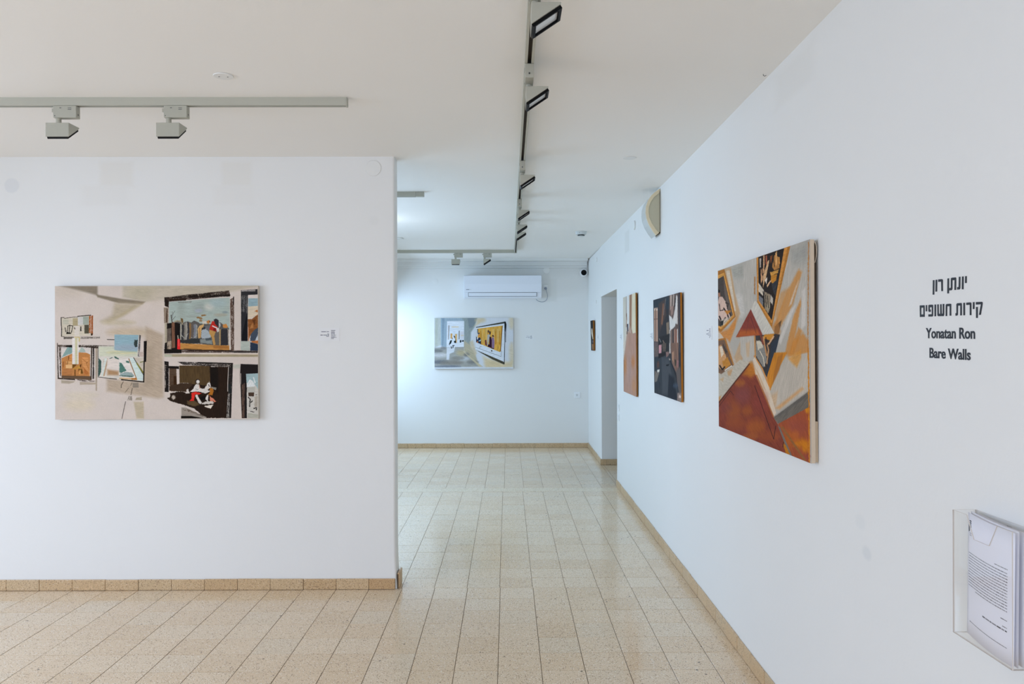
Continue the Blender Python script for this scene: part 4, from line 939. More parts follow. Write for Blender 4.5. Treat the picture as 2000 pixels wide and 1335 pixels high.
    for q, cc in (([(690, 195), (752, 230), (745, 350), (690, 370), (665, 330)], (168, 118, 64)), ([(640, 390), (740, 360), (730, 400), (650, 430)], (190, 140, 66)), ([(650, 430), (720, 410), (700, 540), (650, 500)], (178, 120, 44)), ([(565, 200), (580, 195), (575, 380), (562, 400)], (196, 152, 112)), ([(615, 260), (635, 250), (600, 420), (560, 560), (560, 430)], (192, 156, 116)), ([(590, 200), (608, 195), (606, 300), (592, 300)], (150, 84, 60)), ([(522, 230), (540, 225), (538, 330), (524, 330)], (160, 150, 140)),
                  ([(535, 350), (560, 340), (556, 470), (536, 520)], (186, 140, 102)), ([(600, 540), (640, 480), (655, 480), (610, 560)], (198, 160, 124)), ([(580, 470), (610, 440), (600, 520)], (206, 196, 184)), ([(510, 500), (570, 590), (560, 650), (510, 600)], (186, 176, 160)), ([(512, 640), (560, 680), (560, 770), (512, 700)], (110, 112, 116)),
                  ([(575, 600), (640, 640), (640, 780), (620, 850), (580, 800)], (138, 124, 104)), ([(645, 640), (675, 680), (668, 760), (640, 720)], (176, 168, 156)), ([(600, 770), (632, 740), (612, 850)], (150, 140, 116)), ([(655, 520), (730, 470), (700, 660), (680, 620)], (54, 54, 58)), ([(700, 180), (720, 150), (722, 300), (705, 330)], (196, 150, 96)), ([(735, 230), (750, 245), (752, 300), (742, 300)], (190, 136, 70)), ([(640, 210), (670, 200), (650, 300)], (120, 70, 40))):
        c.poly(q, cc, rough=3, var=0.16)
    for q in ([(590, 640), (596, 780)], [(612, 650), (620, 790)], [(545, 280), (552, 420)], [(680, 220), (690, 330)], [(560, 600), (575, 720)]): c.line(q, 7, (34, 30, 28), rough=2)
    # little gable, white cheek and lower picture
    c.poly([(420, 800), (470, 700), (500, 730), (690, 1080), (560, 1085)], (186, 182, 172), rough=1); c.poly([(420, 795), (556, 1098), (248, 1106)], (124, 58, 48), rough=2, var=0.12); c.poly([(300, 1030), (500, 1030), (520, 1095), (256, 1104)], (176, 94, 40), soft=14, a=0.75); c.line([(418, 880), (480, 1070)], 6, (70, 40, 44), a=0.7); c.line([(400, 880), (365, 1070)], 5, (80, 50, 50), a=0.5)
    c.poly([(300, 1106), (460, 1095), (465, 1335), (470, 1500), (420, 1430), (380, 1440), (300, 1300)], (172, 166, 156), soft=5, ang=1.57); c.poly([(360, 1180), (410, 1160), (400, 1335), (370, 1335)], (184, 150, 112), soft=10, a=0.6, dry=0.2, ang=1.5)
    c.poly([(470, 1098), (700, 1085), (750, 1095), (690, 1335), (612, 1600), (478, 1345)], (58, 52, 50), rough=1); c.poly([(570, 1090), (690, 1082), (650, 1160), (560, 1130)], (184, 124, 44), rough=3); c.poly([(650, 1190), (750, 1095), (690, 1340), (606, 1590), (590, 1520), (640, 1330)], (48, 54, 64), rough=2)
    c.poly([(476, 1170), (560, 1190), (590, 1260), (600, 1400), (560, 1460), (478, 1330)], (126, 124, 118), rough=4); c.poly([(480, 1150), (540, 1165), (560, 1230), (500, 1260)], (190, 182, 164), rough=4); c.line([(520, 1270), (560, 1350), (575, 1450)], 9, (196, 186, 166), rough=2); c.line([(560, 1110), (575, 1200), (600, 1330)], 16, (176, 128, 84), rough=2); c.line([(680, 1110), (620, 1200)], 18, (196, 156, 120), rough=2); c.line([(600, 1180), (620, 1260), (600, 1420)], 14, (170, 130, 92), rough=3); c.line([(590, 1120), (600, 1200)], 10, (40, 30, 30)); c.poly([(474, 1105), (520, 1100), (500, 1140), (476, 1140)], (60, 56, 60)); c.poly([(540, 1095), (572, 1200), (556, 1210), (524, 1100)], (120, 62, 50), rough=1)
    c.poly([(455, 1100), (472, 1098), (478, 1340), (462, 1345)], (176, 130, 80))
    # lower half
    c.frame(*B)
    c.poly([(700, -10), (850, -10), (760, 160), (650, 430), (612, 270)], (182, 118, 40), rough=2, soft=4, ang=2.0, var=0.14); c.poly([(740, 40), (800, 0), (760, 200), (680, 360), (690, 250)], (150, 96, 44), soft=8, a=0.7, ang=2.0)
    c.poly([(820, 60), (900, 40), (1090, 0), (1095, 440), (760, 650), (690, 650), (640, 460)], (172, 164, 152), soft=5, ang=2.0); c.poly([(860, 60), (1010, -40), (1010, 60), (960, 170), (900, 110)], (190, 132, 60), soft=12, a=0.8, dry=0.1); c.poly([(700, 640), (1020, 400), (1040, 420), (760, 650)], (190, 138, 84), soft=10, a=0.75, dry=0.15); c.poly([(660, 480), (740, 440), (720, 600), (690, 640)], (186, 148, 108), soft=14, a=0.6)
    c.line([(466, 20), (560, 170), (655, 420)], 14, (190, 128, 66)); c.line([(474, 40), (640, 400)], 6, (206, 190, 166))
    c.poly([(455, 60), (470, 40), (640, 400), (720, 690), (690, 735), (560, 440), (478, 240)], (198, 182, 162), soft=3, ang=1.1); c.poly([(480, 160), (520, 220), (600, 420), (570, 400)], (176, 140, 104), soft=8, a=0.6)
    c.poly([(42, 200), (80, 220), (240, 110), (300, 60), (415, 90), (42, 545)], (174, 166, 152), soft=4); c.poly([(150, 190), (215, 160), (190, 240), (160, 240)], (176, 130, 84), soft=10, a=0.7, dry=0.15); c.poly([(60, 280), (110, 260), (100, 310)], (180, 140, 96), soft=8, a=0.6); c.poly([(42, 490), (80, 470), (60, 540), (42, 560)], (176, 120, 60), soft=6, a=0.7)
    c.poly([(42, 548), (415, 98), (478, 235), (692, 745), (745, 830), (905, 1210), (42, 830)], (120, 58, 44), rough=1.5, ang=0.4, var=0.12)
    for x, y, rx, ry, cc, a_ in ((220, 650, 90, 110, (150, 84, 40), .55), (380, 660, 60, 60, (150, 84, 36), .55), (480, 850, 110, 90, (160, 88, 36), .6), (250, 800, 120, 70, (146, 76, 40), .5), (330, 470, 90, 110, (120, 66, 66), .6), (140, 620, 70, 60, (112, 58, 56), .5), (300, 330, 60, 40, (160, 96, 40), .6), (430, 190, 40, 80, (170, 100, 40), .7), (540, 560, 90, 120, (128, 58, 52), .5), (640, 960, 120, 60, (150, 78, 40), .5), (420, 960, 90, 40, (160, 92, 44), .5)): c.blob(x, y, rx, ry, cc, a_, rough=6)
    c.poly([(415, 98), (445, 90), (480, 235), (430, 260), (330, 240)], (172, 106, 36), soft=14, a=0.8); c.line([(45, 560), (410, 110)], 14, (74, 44, 32), a=0.8); c.line([(45, 605), (185, 420), (225, 470)], 7, (66, 36, 32), a=0.8, rough=1); c.line([(470, 365), (690, 995), (715, 840)], 6, (44, 26, 28), rough=1); c.poly([(478, 240), (500, 240), (700, 740), (680, 740)], (150, 84, 40), a=0.7, soft=3)
    c.poly([(740, 815), (1110, 620), (1110, 1300), (890, 1195)], (146, 74, 46), rough=1.5, ang=0.9, var=0.12)
    for x, y, rx, ry, cc, a_ in ((960, 860, 120, 100, (138, 70, 56), .7), (1000, 1050, 90, 50, (186, 112, 26), .85), (1060, 1100, 40, 60, (190, 118, 24), .8), (860, 1000, 50, 110, (170, 92, 30), .6), (1080, 660, 24, 40, (196, 128, 24), .8), (940, 960, 40, 60, (176, 96, 40), .6), (1070, 1220, 40, 50, (132, 64, 56), .7)): c.blob(x, y, rx, ry, cc, a_, rough=6)
    c.poly([(690, 742), (1110, 440), (1110, 625), (740, 818)], (102, 96, 88), rough=1.5, ang=-0.5, var=0.14); c.poly([(700, 735), (1100, 455), (1100, 500), (760, 720)], (82, 80, 78), soft=12, a=0.6)
    c.poly([(738, 835), (765, 860), (905, 1200), (868, 1185)], (106, 100, 94), rough=1); c.poly([(768, 850), (800, 850), (1080, 1270), (1040, 1250)], (134, 88, 50), rough=1.5); c.poly([(795, 1040), (830, 1070), (880, 1180), (830, 1165)], (170, 108, 30), rough=3); c.line([(805, 1030), (795, 1090)], 8, (60, 34, 30))
    c.line([(1092, -40), (1096, 200), (1098, 640), (1102, 1000), (1100, 1280)], 13, (186, 118, 34), rough=5)
    c.frame(*A); c.line([(1074, 70), (1068, 700), (1064, 1335)], 12, (164, 108, 50), rough=4, a=0.8)
    return c.image('steep_room_picture', (1.18, 1.14, 1.10))

def art_dark_room():
    c = Canvas(420, 320, ((1277.6, 584), (1327.5, 572.7), (1330.2, 786.4), (1279.7, 766.4)), (52, 52, 56))
    A, B = (1270, 560, 10.27), (1270, 670, 10.27)
    c.frame(*A)
    c.poly([(70, 250), (590, 110), (600, 400), (90, 500)], (50, 58, 66), soft=8, ang=1.57, var=0.14); c.poly([(180, 330), (310, 230), (330, 560), (200, 900)], (78, 64, 60), soft=8, a=0.7, ang=1.57, dry=0.1); c.poly([(260, 330), (290, 330), (260, 760), (230, 740)], (130, 92, 72), soft=4, a=0.8, dry=0.15, ang=1.57); c.line([(325, 230), (290, 440), (280, 560)], 9, (150, 140, 134), a=0.6, rough=2)
    c.poly([(95, 410), (165, 400), (170, 1090), (98, 1080)], (168, 138, 122), soft=2, ang=1.57, var=0.1); c.poly([(120, 430), (135, 430), (130, 1080), (118, 1080)], (88, 66, 58)); c.poly([(98, 410), (115, 410), (115, 460), (98, 465)], (206, 186, 166)); c.poly([(138, 430), (160, 425), (160, 460), (138, 465)], (206, 190, 174)); c.poly([(95, 620), (168, 620), (168, 640), (95, 645)], (110, 84, 74), a=0.7)
    c.poly([(95, 1090), (172, 1095), (178, 1335), (98, 1335)], (96, 84, 84), soft=3)
    c.poly([(385, 170), (590, 110), (600, 700), (560, 1335), (420, 1335), (400, 900), (380, 560)], (92, 80, 76), soft=4, ang=1.5, var=0.2)
    c.poly([(405, 180), (440, 165), (430, 420), (405, 480)], (170, 152, 142), soft=3, dry=0.15, ang=1.57); c.poly([(460, 160), (485, 155), (480, 380), (455, 420)], (160, 146, 138), soft=3, dry=0.2, ang=1.57); c.poly([(520, 170), (545, 200), (548, 760), (500, 740), (470, 820), (450, 700), (500, 440)], (194, 190, 186), soft=4, rough=3, ang=1.5); c.poly([(385, 570), (440, 620), (470, 700), (520, 660), (500, 800), (440, 860), (400, 890)], (196, 196, 194), rough=3, ang=1.3); c.poly([(410, 400), (470, 390), (460, 560), (420, 600)], (150, 122, 112), soft=5, a=0.8, dry=0.1); c.poly([(500, 240), (515, 240), (500, 400), (480, 420)], (50, 46, 48), rough=2)
    for x, cc in ((400, (180, 172, 166)), (432, (120, 100, 92)), (460, (56, 50, 52)), (490, (160, 124, 108)), (520, (150, 96, 76)), (545, (186, 178, 172))): c.poly([(x - 9, 860), (x + 8, 850), (x + 14, 1335), (x - 6, 1335)], cc, soft=2, rough=2, ang=1.57, dry=0.08)
    c.poly([(330, 720), (380, 700), (385, 940), (340, 960)], (120, 106, 92), soft=4, dry=0.1, ang=1.57); c.poly([(560, 120), (600, 110), (620, 1335), (575, 1335)], (62, 60, 64), soft=3)
    c.poly([(180, 1000), (400, 940), (390, 1300), (190, 1335)], (44, 44, 46), soft=4); c.poly([(188, 1160), (240, 1150), (236, 1320), (186, 1330)], (176, 128, 132), rough=2); c.poly([(190, 1010), (215, 1020), (230, 1110), (200, 1100)], (40, 44, 50)); c.line([(195, 1030), (225, 1100)], 12, (130, 128, 126), rough=2); c.line([(265, 1070), (290, 1120), (270, 1200), (310, 1270)], 14, (126, 108, 96), rough=3); c.line([(250, 1180), (320, 1290)], 10, (110, 96, 90), rough=3)
    c.frame(*B)
    c.poly([(95, 260), (320, 230), (420, 300), (560, 900), (600, 1190), (100, 990)], (54, 58, 64), soft=5, ang=1.3, var=0.2); c.poly([(240, 260), (380, 300), (430, 600), (420, 1000), (250, 1040)], (70, 74, 80), soft=14, a=0.8, ang=1.4); c.poly([(380, 620), (480, 700), (540, 1150), (360, 1080)], (36, 40, 48), soft=10, a=0.9, ang=1.3)
    c.poly([(95, 60), (175, 30), (178, 260), (105, 265)], (98, 86, 84), soft=3); c.poly([(186, 40), (240, 30), (236, 190), (190, 200)], (182, 134, 138), rough=2); c.poly([(180, 200), (330, 180), (320, 240), (180, 300)], (38, 36, 38), rough=3); c.poly([(250, 0), (330, 0), (320, 160), (260, 170)], (84, 76, 70), rough=4, dry=0.15); c.poly([(320, 180), (385, 170), (380, 250), (330, 280)], (120, 96, 92), rough=4, dry=0.1)
    c.poly([(425, 0), (560, 0), (570, 500), (530, 620), (440, 400)], (118, 92, 80), soft=3, ang=1.5, var=0.25); c.poly([(440, 180), (480, 170), (470, 390), (440, 340)], (156, 122, 100), rough=3, ang=1.57); c.poly([(490, 330), (525, 340), (515, 470), (495, 460)], (60, 56, 50), rough=3); c.poly([(530, 340), (568, 360), (560, 500), (535, 490)], (150, 106, 106), rough=3, a=0.8); c.poly([(390, 0), (406, 0), (402, 210), (390, 200)], (184, 178, 172), rough=2)
    c.line([(400, 330), (520, 660), (560, 900)], 16, (32, 34, 40), a=0.8, rough=2); c.poly([(520, 560), (600, 480), (618, 1020), (580, 1010), (540, 800)], (92, 84, 82), soft=6, ang=1.4); c.poly([(330, 430), (390, 420), (370, 460), (325, 455)], (26, 28, 32)); c.line([(390, 310), (400, 340)], 22, (146, 140, 134), rough=2)
    c.poly([(105, 680), (160, 520), (205, 520), (190, 600), (150, 760), (110, 780)], (112, 106, 100), rough=4, ang=1.7, dry=0.08); c.poly([(155, 530), (200, 520), (196, 570), (160, 575)], (206, 204, 198), rough=2); c.poly([(115, 560), (140, 540), (125, 660), (108, 660)], (120, 108, 98), rough=3); c.poly([(150, 370), (190, 350), (200, 480), (150, 480)], (90, 64, 58), soft=8, a=0.8)
    c.poly([(545, 1000), (620, 1010), (618, 1190), (540, 1160)], (126, 112, 106), rough=2); c.poly([(580, 1050), (612, 1060), (605, 1120), (570, 1100)], (200, 180, 170), rough=3); c.blob(510, 860, 50, 50, (70, 82, 100), 0.6)
    return c.image('dark_room_picture', (1.2, 1.14, 1.08))

def art_wood_floor():
    c = Canvas(330, 400, ((1218.1, 578.5), (1242, 572.6), (1242.9, 775.7), (1219.9, 764)), (172, 146, 132))
    c.frame(1210, 560, 5.563)
    c.poly([(40, 100), (80, 95), (82, 500), (60, 640), (50, 620)], (190, 184, 172), soft=2, ang=1.57); c.poly([(80, 95), (84, 90), (84, 300), (78, 330)], (120, 104, 90)); c.poly([(83, 90), (114, 85), (112, 420), (100, 500), (85, 480)], (204, 204, 202), soft=2, ang=1.57); c.poly([(112, 85), (140, 78), (140, 470), (125, 440), (112, 400)], (158, 124, 102), soft=2, ang=1.57, var=0.14); c.poly([(122, 84), (128, 82), (128, 440), (122, 430)], (120, 88, 70), a=0.8); c.poly([(140, 76), (178, 66), (180, 515), (145, 520), (136, 470)], (206, 196, 172), soft=1.5, ang=1.57); c.poly([(175, 70), (180, 68), (182, 515), (177, 515)], (168, 146, 110))
    c.poly([(98, 500), (145, 522), (181, 518), (186, 1210), (54, 1140), (58, 800)], (170, 134, 118), soft=2, ang=1.5, var=0.12); c.poly([(48, 620), (62, 600), (80, 500), (84, 520), (60, 740), (50, 800)], (196, 184, 170), soft=2)
    c.blob(70, 860, 14, 90, (176, 118, 74), 0.8); c.blob(150, 830, 18, 60, (172, 110, 66), 0.7); c.blob(110, 900, 22, 160, (160, 134, 128), 0.6); c.blob(160, 1080, 20, 80, (176, 128, 92), 0.7); c.line([(58, 800), (56, 1130)], 6, (120, 84, 56), a=0.6); c.poly([(110, 400), (118, 400), (146, 520), (138, 520)], (140, 104, 80), a=0.8)
    c.line([(83, 290), (85, 360)], 7, (110, 72, 50), rough=2); c.line([(85, 360), (80, 440)], 6, (150, 110, 80), rough=1); c.poly([(86, 410), (102, 405), (102, 490), (90, 490)], (70, 66, 74), rough=2); c.line([(92, 490), (88, 520)], 8, (90, 76, 68), rough=2)
    return c.image('wood_floor_picture', (1.16, 1.12, 1.08))

def art_small_dark():
    c = Canvas(120, 165, ((1153.7, 625.2), (1157.9, 624.9), (1159.5, 685), (1155.5, 683.9)), (46, 46, 48))
    c.frame(1145, 615, 16.7)
    c.poly([(150, 170), (215, 170), (220, 430), (160, 440)], (36, 40, 44), soft=4); c.poly([(180, 440), (205, 440), (235, 800), (215, 800), (175, 600)], (178, 172, 160), soft=6); c.poly([(190, 470), (200, 470), (222, 740), (205, 700)], (210, 206, 196), soft=3); c.poly([(200, 840), (240, 840), (235, 920), (210, 920)], (90, 88, 104), soft=4); c.poly([(195, 950), (245, 950), (240, 1150), (210, 1140)], (132, 104, 82), soft=5, dry=0.1, ang=1.57)
    return c.image('small_dark_picture', (1.4, 1.25, 1.1))

painting('painting', 'wide pale painting of framed pictures on a gallery wall, left of the opening',
         (-2.073, 4.7395, 1.0415), 0, 0.0, 1.224, 0.806, 0.034, 0.030, paint_material('gallery_wall_paint', art_gallery_wall()), M['pale_canvas'])
painting('painting', 'small grey and yellow painting of a corridor on the far wall below the air conditioner',
         (-0.430, 11.0395, 1.126), 0, 0.0, 1.117, 0.7195, 0.032, 0.028, paint_material('corridor_paint', art_corridor()), M['pale_canvas'])
t = painting('painting', 'large painting with red floor and ochre frames on the right wall, nearest the lettering',
         on_right(3.392, 1.065, 0.0005), RW, R(0.22), 1.232, 0.803, 0.0285, 0.0165, paint_material('steep_room_paint', art_steep_room()), M['raw_canvas'])
bm = BM(); bm_box(bm, 0.600, 0.612, -0.0118, -0.001, 0.004, 0.150); part('wedge', bm, M['wood'], t, bevel=0.001)
bm = BM(); bm_tube(bm, bezier([(0.606, -0.010, 0.795), (0.622, -0.004, 0.80), (0.620, -0.003, 0.74), (0.604, -0.006, 0.72)]), 0.0012, 6); part('canvas_fold', bm, M['raw_canvas'], t)
painting('painting', 'dark brown and slate painting of a dim room, middle of the right wall pictures',
         on_right(5.402, 1.1165, 0.0005), RW, R(0.55), 0.925, 0.700, 0.0185, 0.0135, paint_material('dark_room_paint', art_dark_room()), M['gold_edge'])
painting('painting', 'tall narrow-looking painting of a pinkish wooden floor, right beside the doorway',
         on_right(7.080, 1.026, 0.0005), RW, R(0.28), 0.750, 0.900, 0.019, 0.0135, paint_material('wood_floor_paint', art_wood_floor()), M['brown_edge'])
painting('painting', 'smallest painting, dark with a pale streak, beyond the doorway in the far corner',
         on_right(10.255, 1.387, 0.0005), RW, R(1.3), 0.290, 0.397, 0.026, 0.022, paint_material('small_dark_paint', art_small_dark()), M['brown_edge'])

# ------------------------------------------------------------------ lettering on the right wall
def flat_letter(polys, parent, y=-0.0012):
    bm = BM()
    for p in polys: bm_prism(bm, p, 'y', y, -0.0002)
    o = part('letter', bm, M['letter'], parent); return o
L = thing('wall_lettering', 'black vinyl exhibition title in Hebrew and English on the right wall above the leaflet holder', 'lettering', on_right(1.95, 1.56, 0.0), (0, 0, RW))
HEB = [[[(-71.5,101.3),(-65.1,101.1),(-66.0,63.2),(-72.8,63.6)]],[[(-58.7,101.4),(-51.5,101.0),(-52.7,70.4),(-59.6,70.6)]],[[(-46.1,101.3),(-29.7,100.8),(-25.6,98.7),(-25.4,69.8),(-31.8,70.2),(-32.7,94.6),(-46.1,94.9)]],[[(-4.0,100.3),(2.5,100.2),(2.0,62.4),(-4.9,62.6)]],[[(4.5,75.5),(11.3,76.2),(11.4,98.6),(14.8,100.7),(31.9,100.1),(33.8,97.7),(33.4,69.0),(26.7,69.2),(27.5,93.5),(17.4,94.0),(17.0,72.7),(14.1,69.6),(4.4,69.5)]],[[(45.9,100.2),(51.9,100.1),(51.1,71.3),(48.2,69.2),(38.7,69.2),(38.7,75.5),(44.9,75.5)]],[[(59.3,99.8),(65.5,99.7),(64.7,68.5),(58.2,68.7)]],[[(72.5,99.5),(78.5,99.3),(78.0,82.7),(71.6,82.8)]],[[(-137.1,38.6),(-113.4,37.9),(-118.8,31.8),(-130.3,32.1)],[(-113.4,37.9),(-113.0,7.0),(-118.5,13.8),(-118.8,31.8)],[(-113.0,7.0),(-136.3,7.3),(-130.6,14.0),(-118.5,13.8)],[(-136.3,7.3),(-137.1,38.6),(-130.3,32.1),(-130.6,14.0)]],[[(-106.7,37.9),(-100.8,37.9),(-100.9,21.3),(-106.8,21.3)]],[[(-93.8,36.8),(-89.1,38.0),(-76.1,37.7),(-71.7,36.2),(-71.8,8.7),(-74.8,6.6),(-93.6,7.0),(-93.6,13.0),(-77.3,12.9),(-77.2,31.0),(-87.3,31.2),(-87.7,25.4),(-83.2,25.0),(-83.6,19.2),(-90.7,19.2),(-93.5,21.6)]],[[(-64.0,37.4),(-57.4,37.3),(-57.9,6.7),(-64.3,6.6)]],[[(-50.9,37.2),(-45.1,37.1),(-44.9,12.7),(-37.5,12.6),(-37.6,36.9),(-31.7,36.8),(-31.3,12.5),(-25.7,12.5),(-25.6,37.0),(-19.4,36.9),(-20.1,8.9),(-23.1,6.0),(-47.0,6.6),(-50.3,8.9)]],[[(-11.9,33.9),(-8.1,36.1),(8.2,36.0),(11.7,34.7),(11.6,6.0),(5.5,6.1),(5.6,30.1),(-6.1,30.2),(-6.9,5.7),(-12.6,5.7)]],[[(35.2,33.5),(39.0,35.7),(55.3,35.6),(57.4,33.4),(57.3,5.1),(51.5,5.1),(51.9,29.4),(41.1,29.6),(40.5,7.7),(38.0,5.4),(31.1,5.2),(31.1,11.4),(35.1,11.7)]],[[(64.5,35.4),(70.6,35.3),(70.5,5.0),(64.5,4.9)]],[[(77.0,35.2),(93.4,35.1),(96.7,33.3),(96.9,4.3),(91.0,4.4),(91.1,29.4),(76.9,29.5)]],[[(103.8,34.9),(109.6,34.9),(109.2,18.5),(103.4,18.5)]],[[(115.7,34.6),(138.9,34.0),(141.4,31.9),(140.8,27.5),(133.9,3.7),(127.6,3.7),(135.2,28.5),(115.7,28.5)],[(116.1,23.0),(122.3,22.9),(122.2,-3.1),(116.1,-3.1)]]]
for g in HEB:
    flat_letter([[(x / 1000, z / 1000) for x, z in p] for p in g], L)
def font_line(text, x0, x1, z0, cap, parent, slope=0.0):
    """each letter of a line of Latin lettering as its own mesh, fitted between x0 and x1 with baseline z0"""
    cu = bpy.data.curves.new('text', 'FONT'); cu.body = text; cu.size = 1.0; cu.fill_mode = 'FRONT'; cu.offset = 0.018
    cu.resolution_u = 6
    ob = bpy.data.objects.new('text', cu); COL.objects.link(ob)
    dg = bpy.context.evaluated_depsgraph_get(); dg.update()
    me = bpy.data.meshes.new_from_object(ob.evaluated_get(dg))
    bpy.data.objects.remove(ob)
    bm = BM(); bm.from_mesh(me); bpy.data.meshes.remove(me)
    xs = [v.co.x for v in bm.verts]; a, b = min(xs), max(xs)
    capz = max(v.co.y for v in bm.verts if v.co.x < a + 0.5)
    for v in bm.verts:
        x = x0 + (v.co.x - a) / (b - a) * (x1 - x0)
        z = z0 + v.co.y / capz * cap + slope * (x - x0)
        v.co = Vector((x, -0.0012, z))
    # split into letters
    left = set(bm.faces)
    islands = []
    while left:
        st = [left.pop()]; isl = []
        while st:
            f = st.pop(); isl.append(f)
            for e in f.edges:
                for g in e.link_faces:
                    if g in left: left.remove(g); st.append(g)
        islands.append(isl)
    for isl in islands:
        b2 = BM(); mp = {}
        fs = []
        for f in isl:
            vs2 = []
            for v in f.verts:
                if v not in mp: mp[v] = b2.verts.new(v.co)
                vs2.append(mp[v])
            fs.append(b2.faces.new(vs2))
        bmesh.ops.remove_doubles(b2, verts=b2.verts[:], dist=1e-6)
        r = bmesh.ops.extrude_face_region(b2, geom=b2.faces[:])
        for v in [q for q in r['geom'] if isinstance(q, bmesh.types.BMVert)]: v.co.y += 0.001
        part('letter', b2, M['letter'], parent)
    bm.free()
font_line('Yonatan Ron', -0.1068, 0.1113, -0.0493, 0.0265, L, -0.012)
font_line('Bare Walls', -0.0889, 0.0932, -0.1008, 0.0258, L, -0.012)

# ------------------------------------------------------------------ small printed labels
def text_rows(c, x0, x1, y0, rows, dy, h, col, right=True, ragged=0.4):
    rr = random.Random(x0 * 7 + y0)
    for i in range(rows):
        ln = (x1 - x0) * (1 - ragged * rr.random()); a, b = (x1 - ln, x1) if right else (x0, x0 + ln)
        x = a
        while x < b - 1:
            w = min(rr.uniform(2.0, 6.5) * h, b - x)
            c.poly([(x, y0 + i * dy), (x + w, y0 + i * dy), (x + w, y0 + i * dy + h), (x, y0 + i * dy + h)], col, raw=True, a=rr.uniform(.6, 1), soft=1.2)
            x += w + h * 0.7
def label_image():
    c = Canvas(240, 160, ((0, 0), (1, 0), (1, 1), (0, 1)), (229, 229, 229))
    K = (96, 98, 110)
    text_rows(c, 18, 116, 44, 1, 14, 9, K, ragged=0.1); text_rows(c, 96, 116, 72, 1, 14, 9, K, ragged=0.1); text_rows(c, 14, 116, 86, 1, 14, 9, K, ragged=0.05); text_rows(c, 80, 116, 101, 1, 14, 9, K, ragged=0.1)
    text_rows(c, 140, 212, 28, 8, 14.5, 8, K, right=False, ragged=0.6)
    return c.image('label_print', 1.0, 0.0, 0.0)
LM = paint_material('label_print', label_image(), 0.6, 0.02)
def wall_label(label, loc, rz, w, h):
    t = thing('wall_label', label, 'label', loc, (0, 0, rz), 'picture labels')
    part('card', picture_plane(-w/2, w/2, -h/2, h/2, -0.0012, 0.001), LM, t)
wall_label('small white printed label right of the wide pale painting on the left wall', (-1.038, 4.7398, 1.553), 0, 0.125, 0.078)
wall_label('small white printed label right of the far corridor painting', (0.3616, 11.0398, 1.5715), 0, 0.115, 0.062)
wall_label('white printed label between the large red-floored painting and the dark one', on_right(4.314, 1.550, 0.0002), RW, 0.125, 0.075)
wall_label('white printed label between the dark painting and the pinkish floor painting', on_right(6.07, 1.548, 0.0002), RW, 0.12, 0.07)
wall_label('white printed label between the doorway and the pinkish floor painting', on_right(7.765, 1.551, 0.0002), RW, 0.12, 0.07)
wall_label('white printed label between the doorway and the smallest painting', on_right(9.815, 1.561, 0.0002), RW, 0.11, 0.06)

# ------------------------------------------------------------------ round covers, sockets, switches
def round_cover(label, loc, rot, r, th=0.004, screws=False, mat='cover', group='round blanking covers'):
    """disc facing local -y"""
    t = thing('round_cover', label, 'cover', loc, rot, group)
    bm = BM(); bm_lathe(bm, [(r * 0.96, -0.0003), (r, -0.001), (r, -th * 0.6), (r * 0.97, -th)], axis='y', seg=40)
    part('disc', bm, M[mat], t, smooth=True)
    if screws:
        for s in (-1, 1):
            bm = BM(); bm_lathe(bm, [(0.003, -th + 0.0005), (0.003, -th - 0.001)], axis='y', seg=12, center=(s * r * 0.42, 0, s * r * 0.1)); part('screw', bm, M['steel'], t)
    return t
round_cover('round white cover high on the left wall near its free corner', (-0.7683, 4.7398, 2.564), (0, 0, 0), 0.0475, 0.004)
round_cover('round white cover on the far wall above the air conditioner plug', (0.6008, 11.0398, 2.518), (0, 0, 0), 0.046, 0.012)
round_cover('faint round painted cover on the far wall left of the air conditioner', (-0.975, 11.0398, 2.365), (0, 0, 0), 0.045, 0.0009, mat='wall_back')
CE = (R(-90), 0, 0)
round_cover('round white ceiling cover with two screws above the left lighting track', (-1.154, 3.300, Z0), (R(90), 0, R(20)), 0.041, 0.005, True)
round_cover('round flush ceiling cover right of the long track, before the wall lamp', (0.8037, 4.78, Z0), (R(90), 0, 0), 0.042, 0.0035)
round_cover('round pale ceiling disc half hidden behind the partition edge, far room', (-1.165, 8.62, cz(8.62)), (R(90), 0, 0), 0.06, 0.012)
round_cover('round cover seen edge-on high on the right wall beside the wall lamp', on_right(6.88, 2.535, 0.0002), (0, 0, RW), 0.042, 0.010)
round_cover('round cover seen edge-on high in the far right corner', on_right(9.90, 2.549, 0.0002), (0, 0, RW), 0.028, 0.008)
round_cover('tiny round cover seen edge-on left of the doorway top', on_right(9.98, 2.017, 0.0002), (0, 0, RW), 0.022, 0.007)

def switch(label, loc, rz):
    t = thing('light_switch', label, 'switch', loc, (0, 0, rz), 'light switches')
    bm = BM(); bm_box(bm, -0.040, 0.040, -0.008, -0.0003, -0.035, 0.035); part('plate', bm, M['white'], t, bevel=0.0025)
    for s in (-1, 1):
        bm = BM(); bm_box(bm, s * 0.0155 - 0.0145, s * 0.0155 + 0.0145, -0.0125, -0.0078, -0.024, 0.024); part('rocker', bm, M['white'], t, bevel=0.0015)
switch('upper white light switch on the right wall at the doorway edge', on_right(7.925, 0.829, 0.0002), RW)
switch('lower white light switch on the right wall at the doorway edge', on_right(7.925, 0.732, 0.0002), RW)

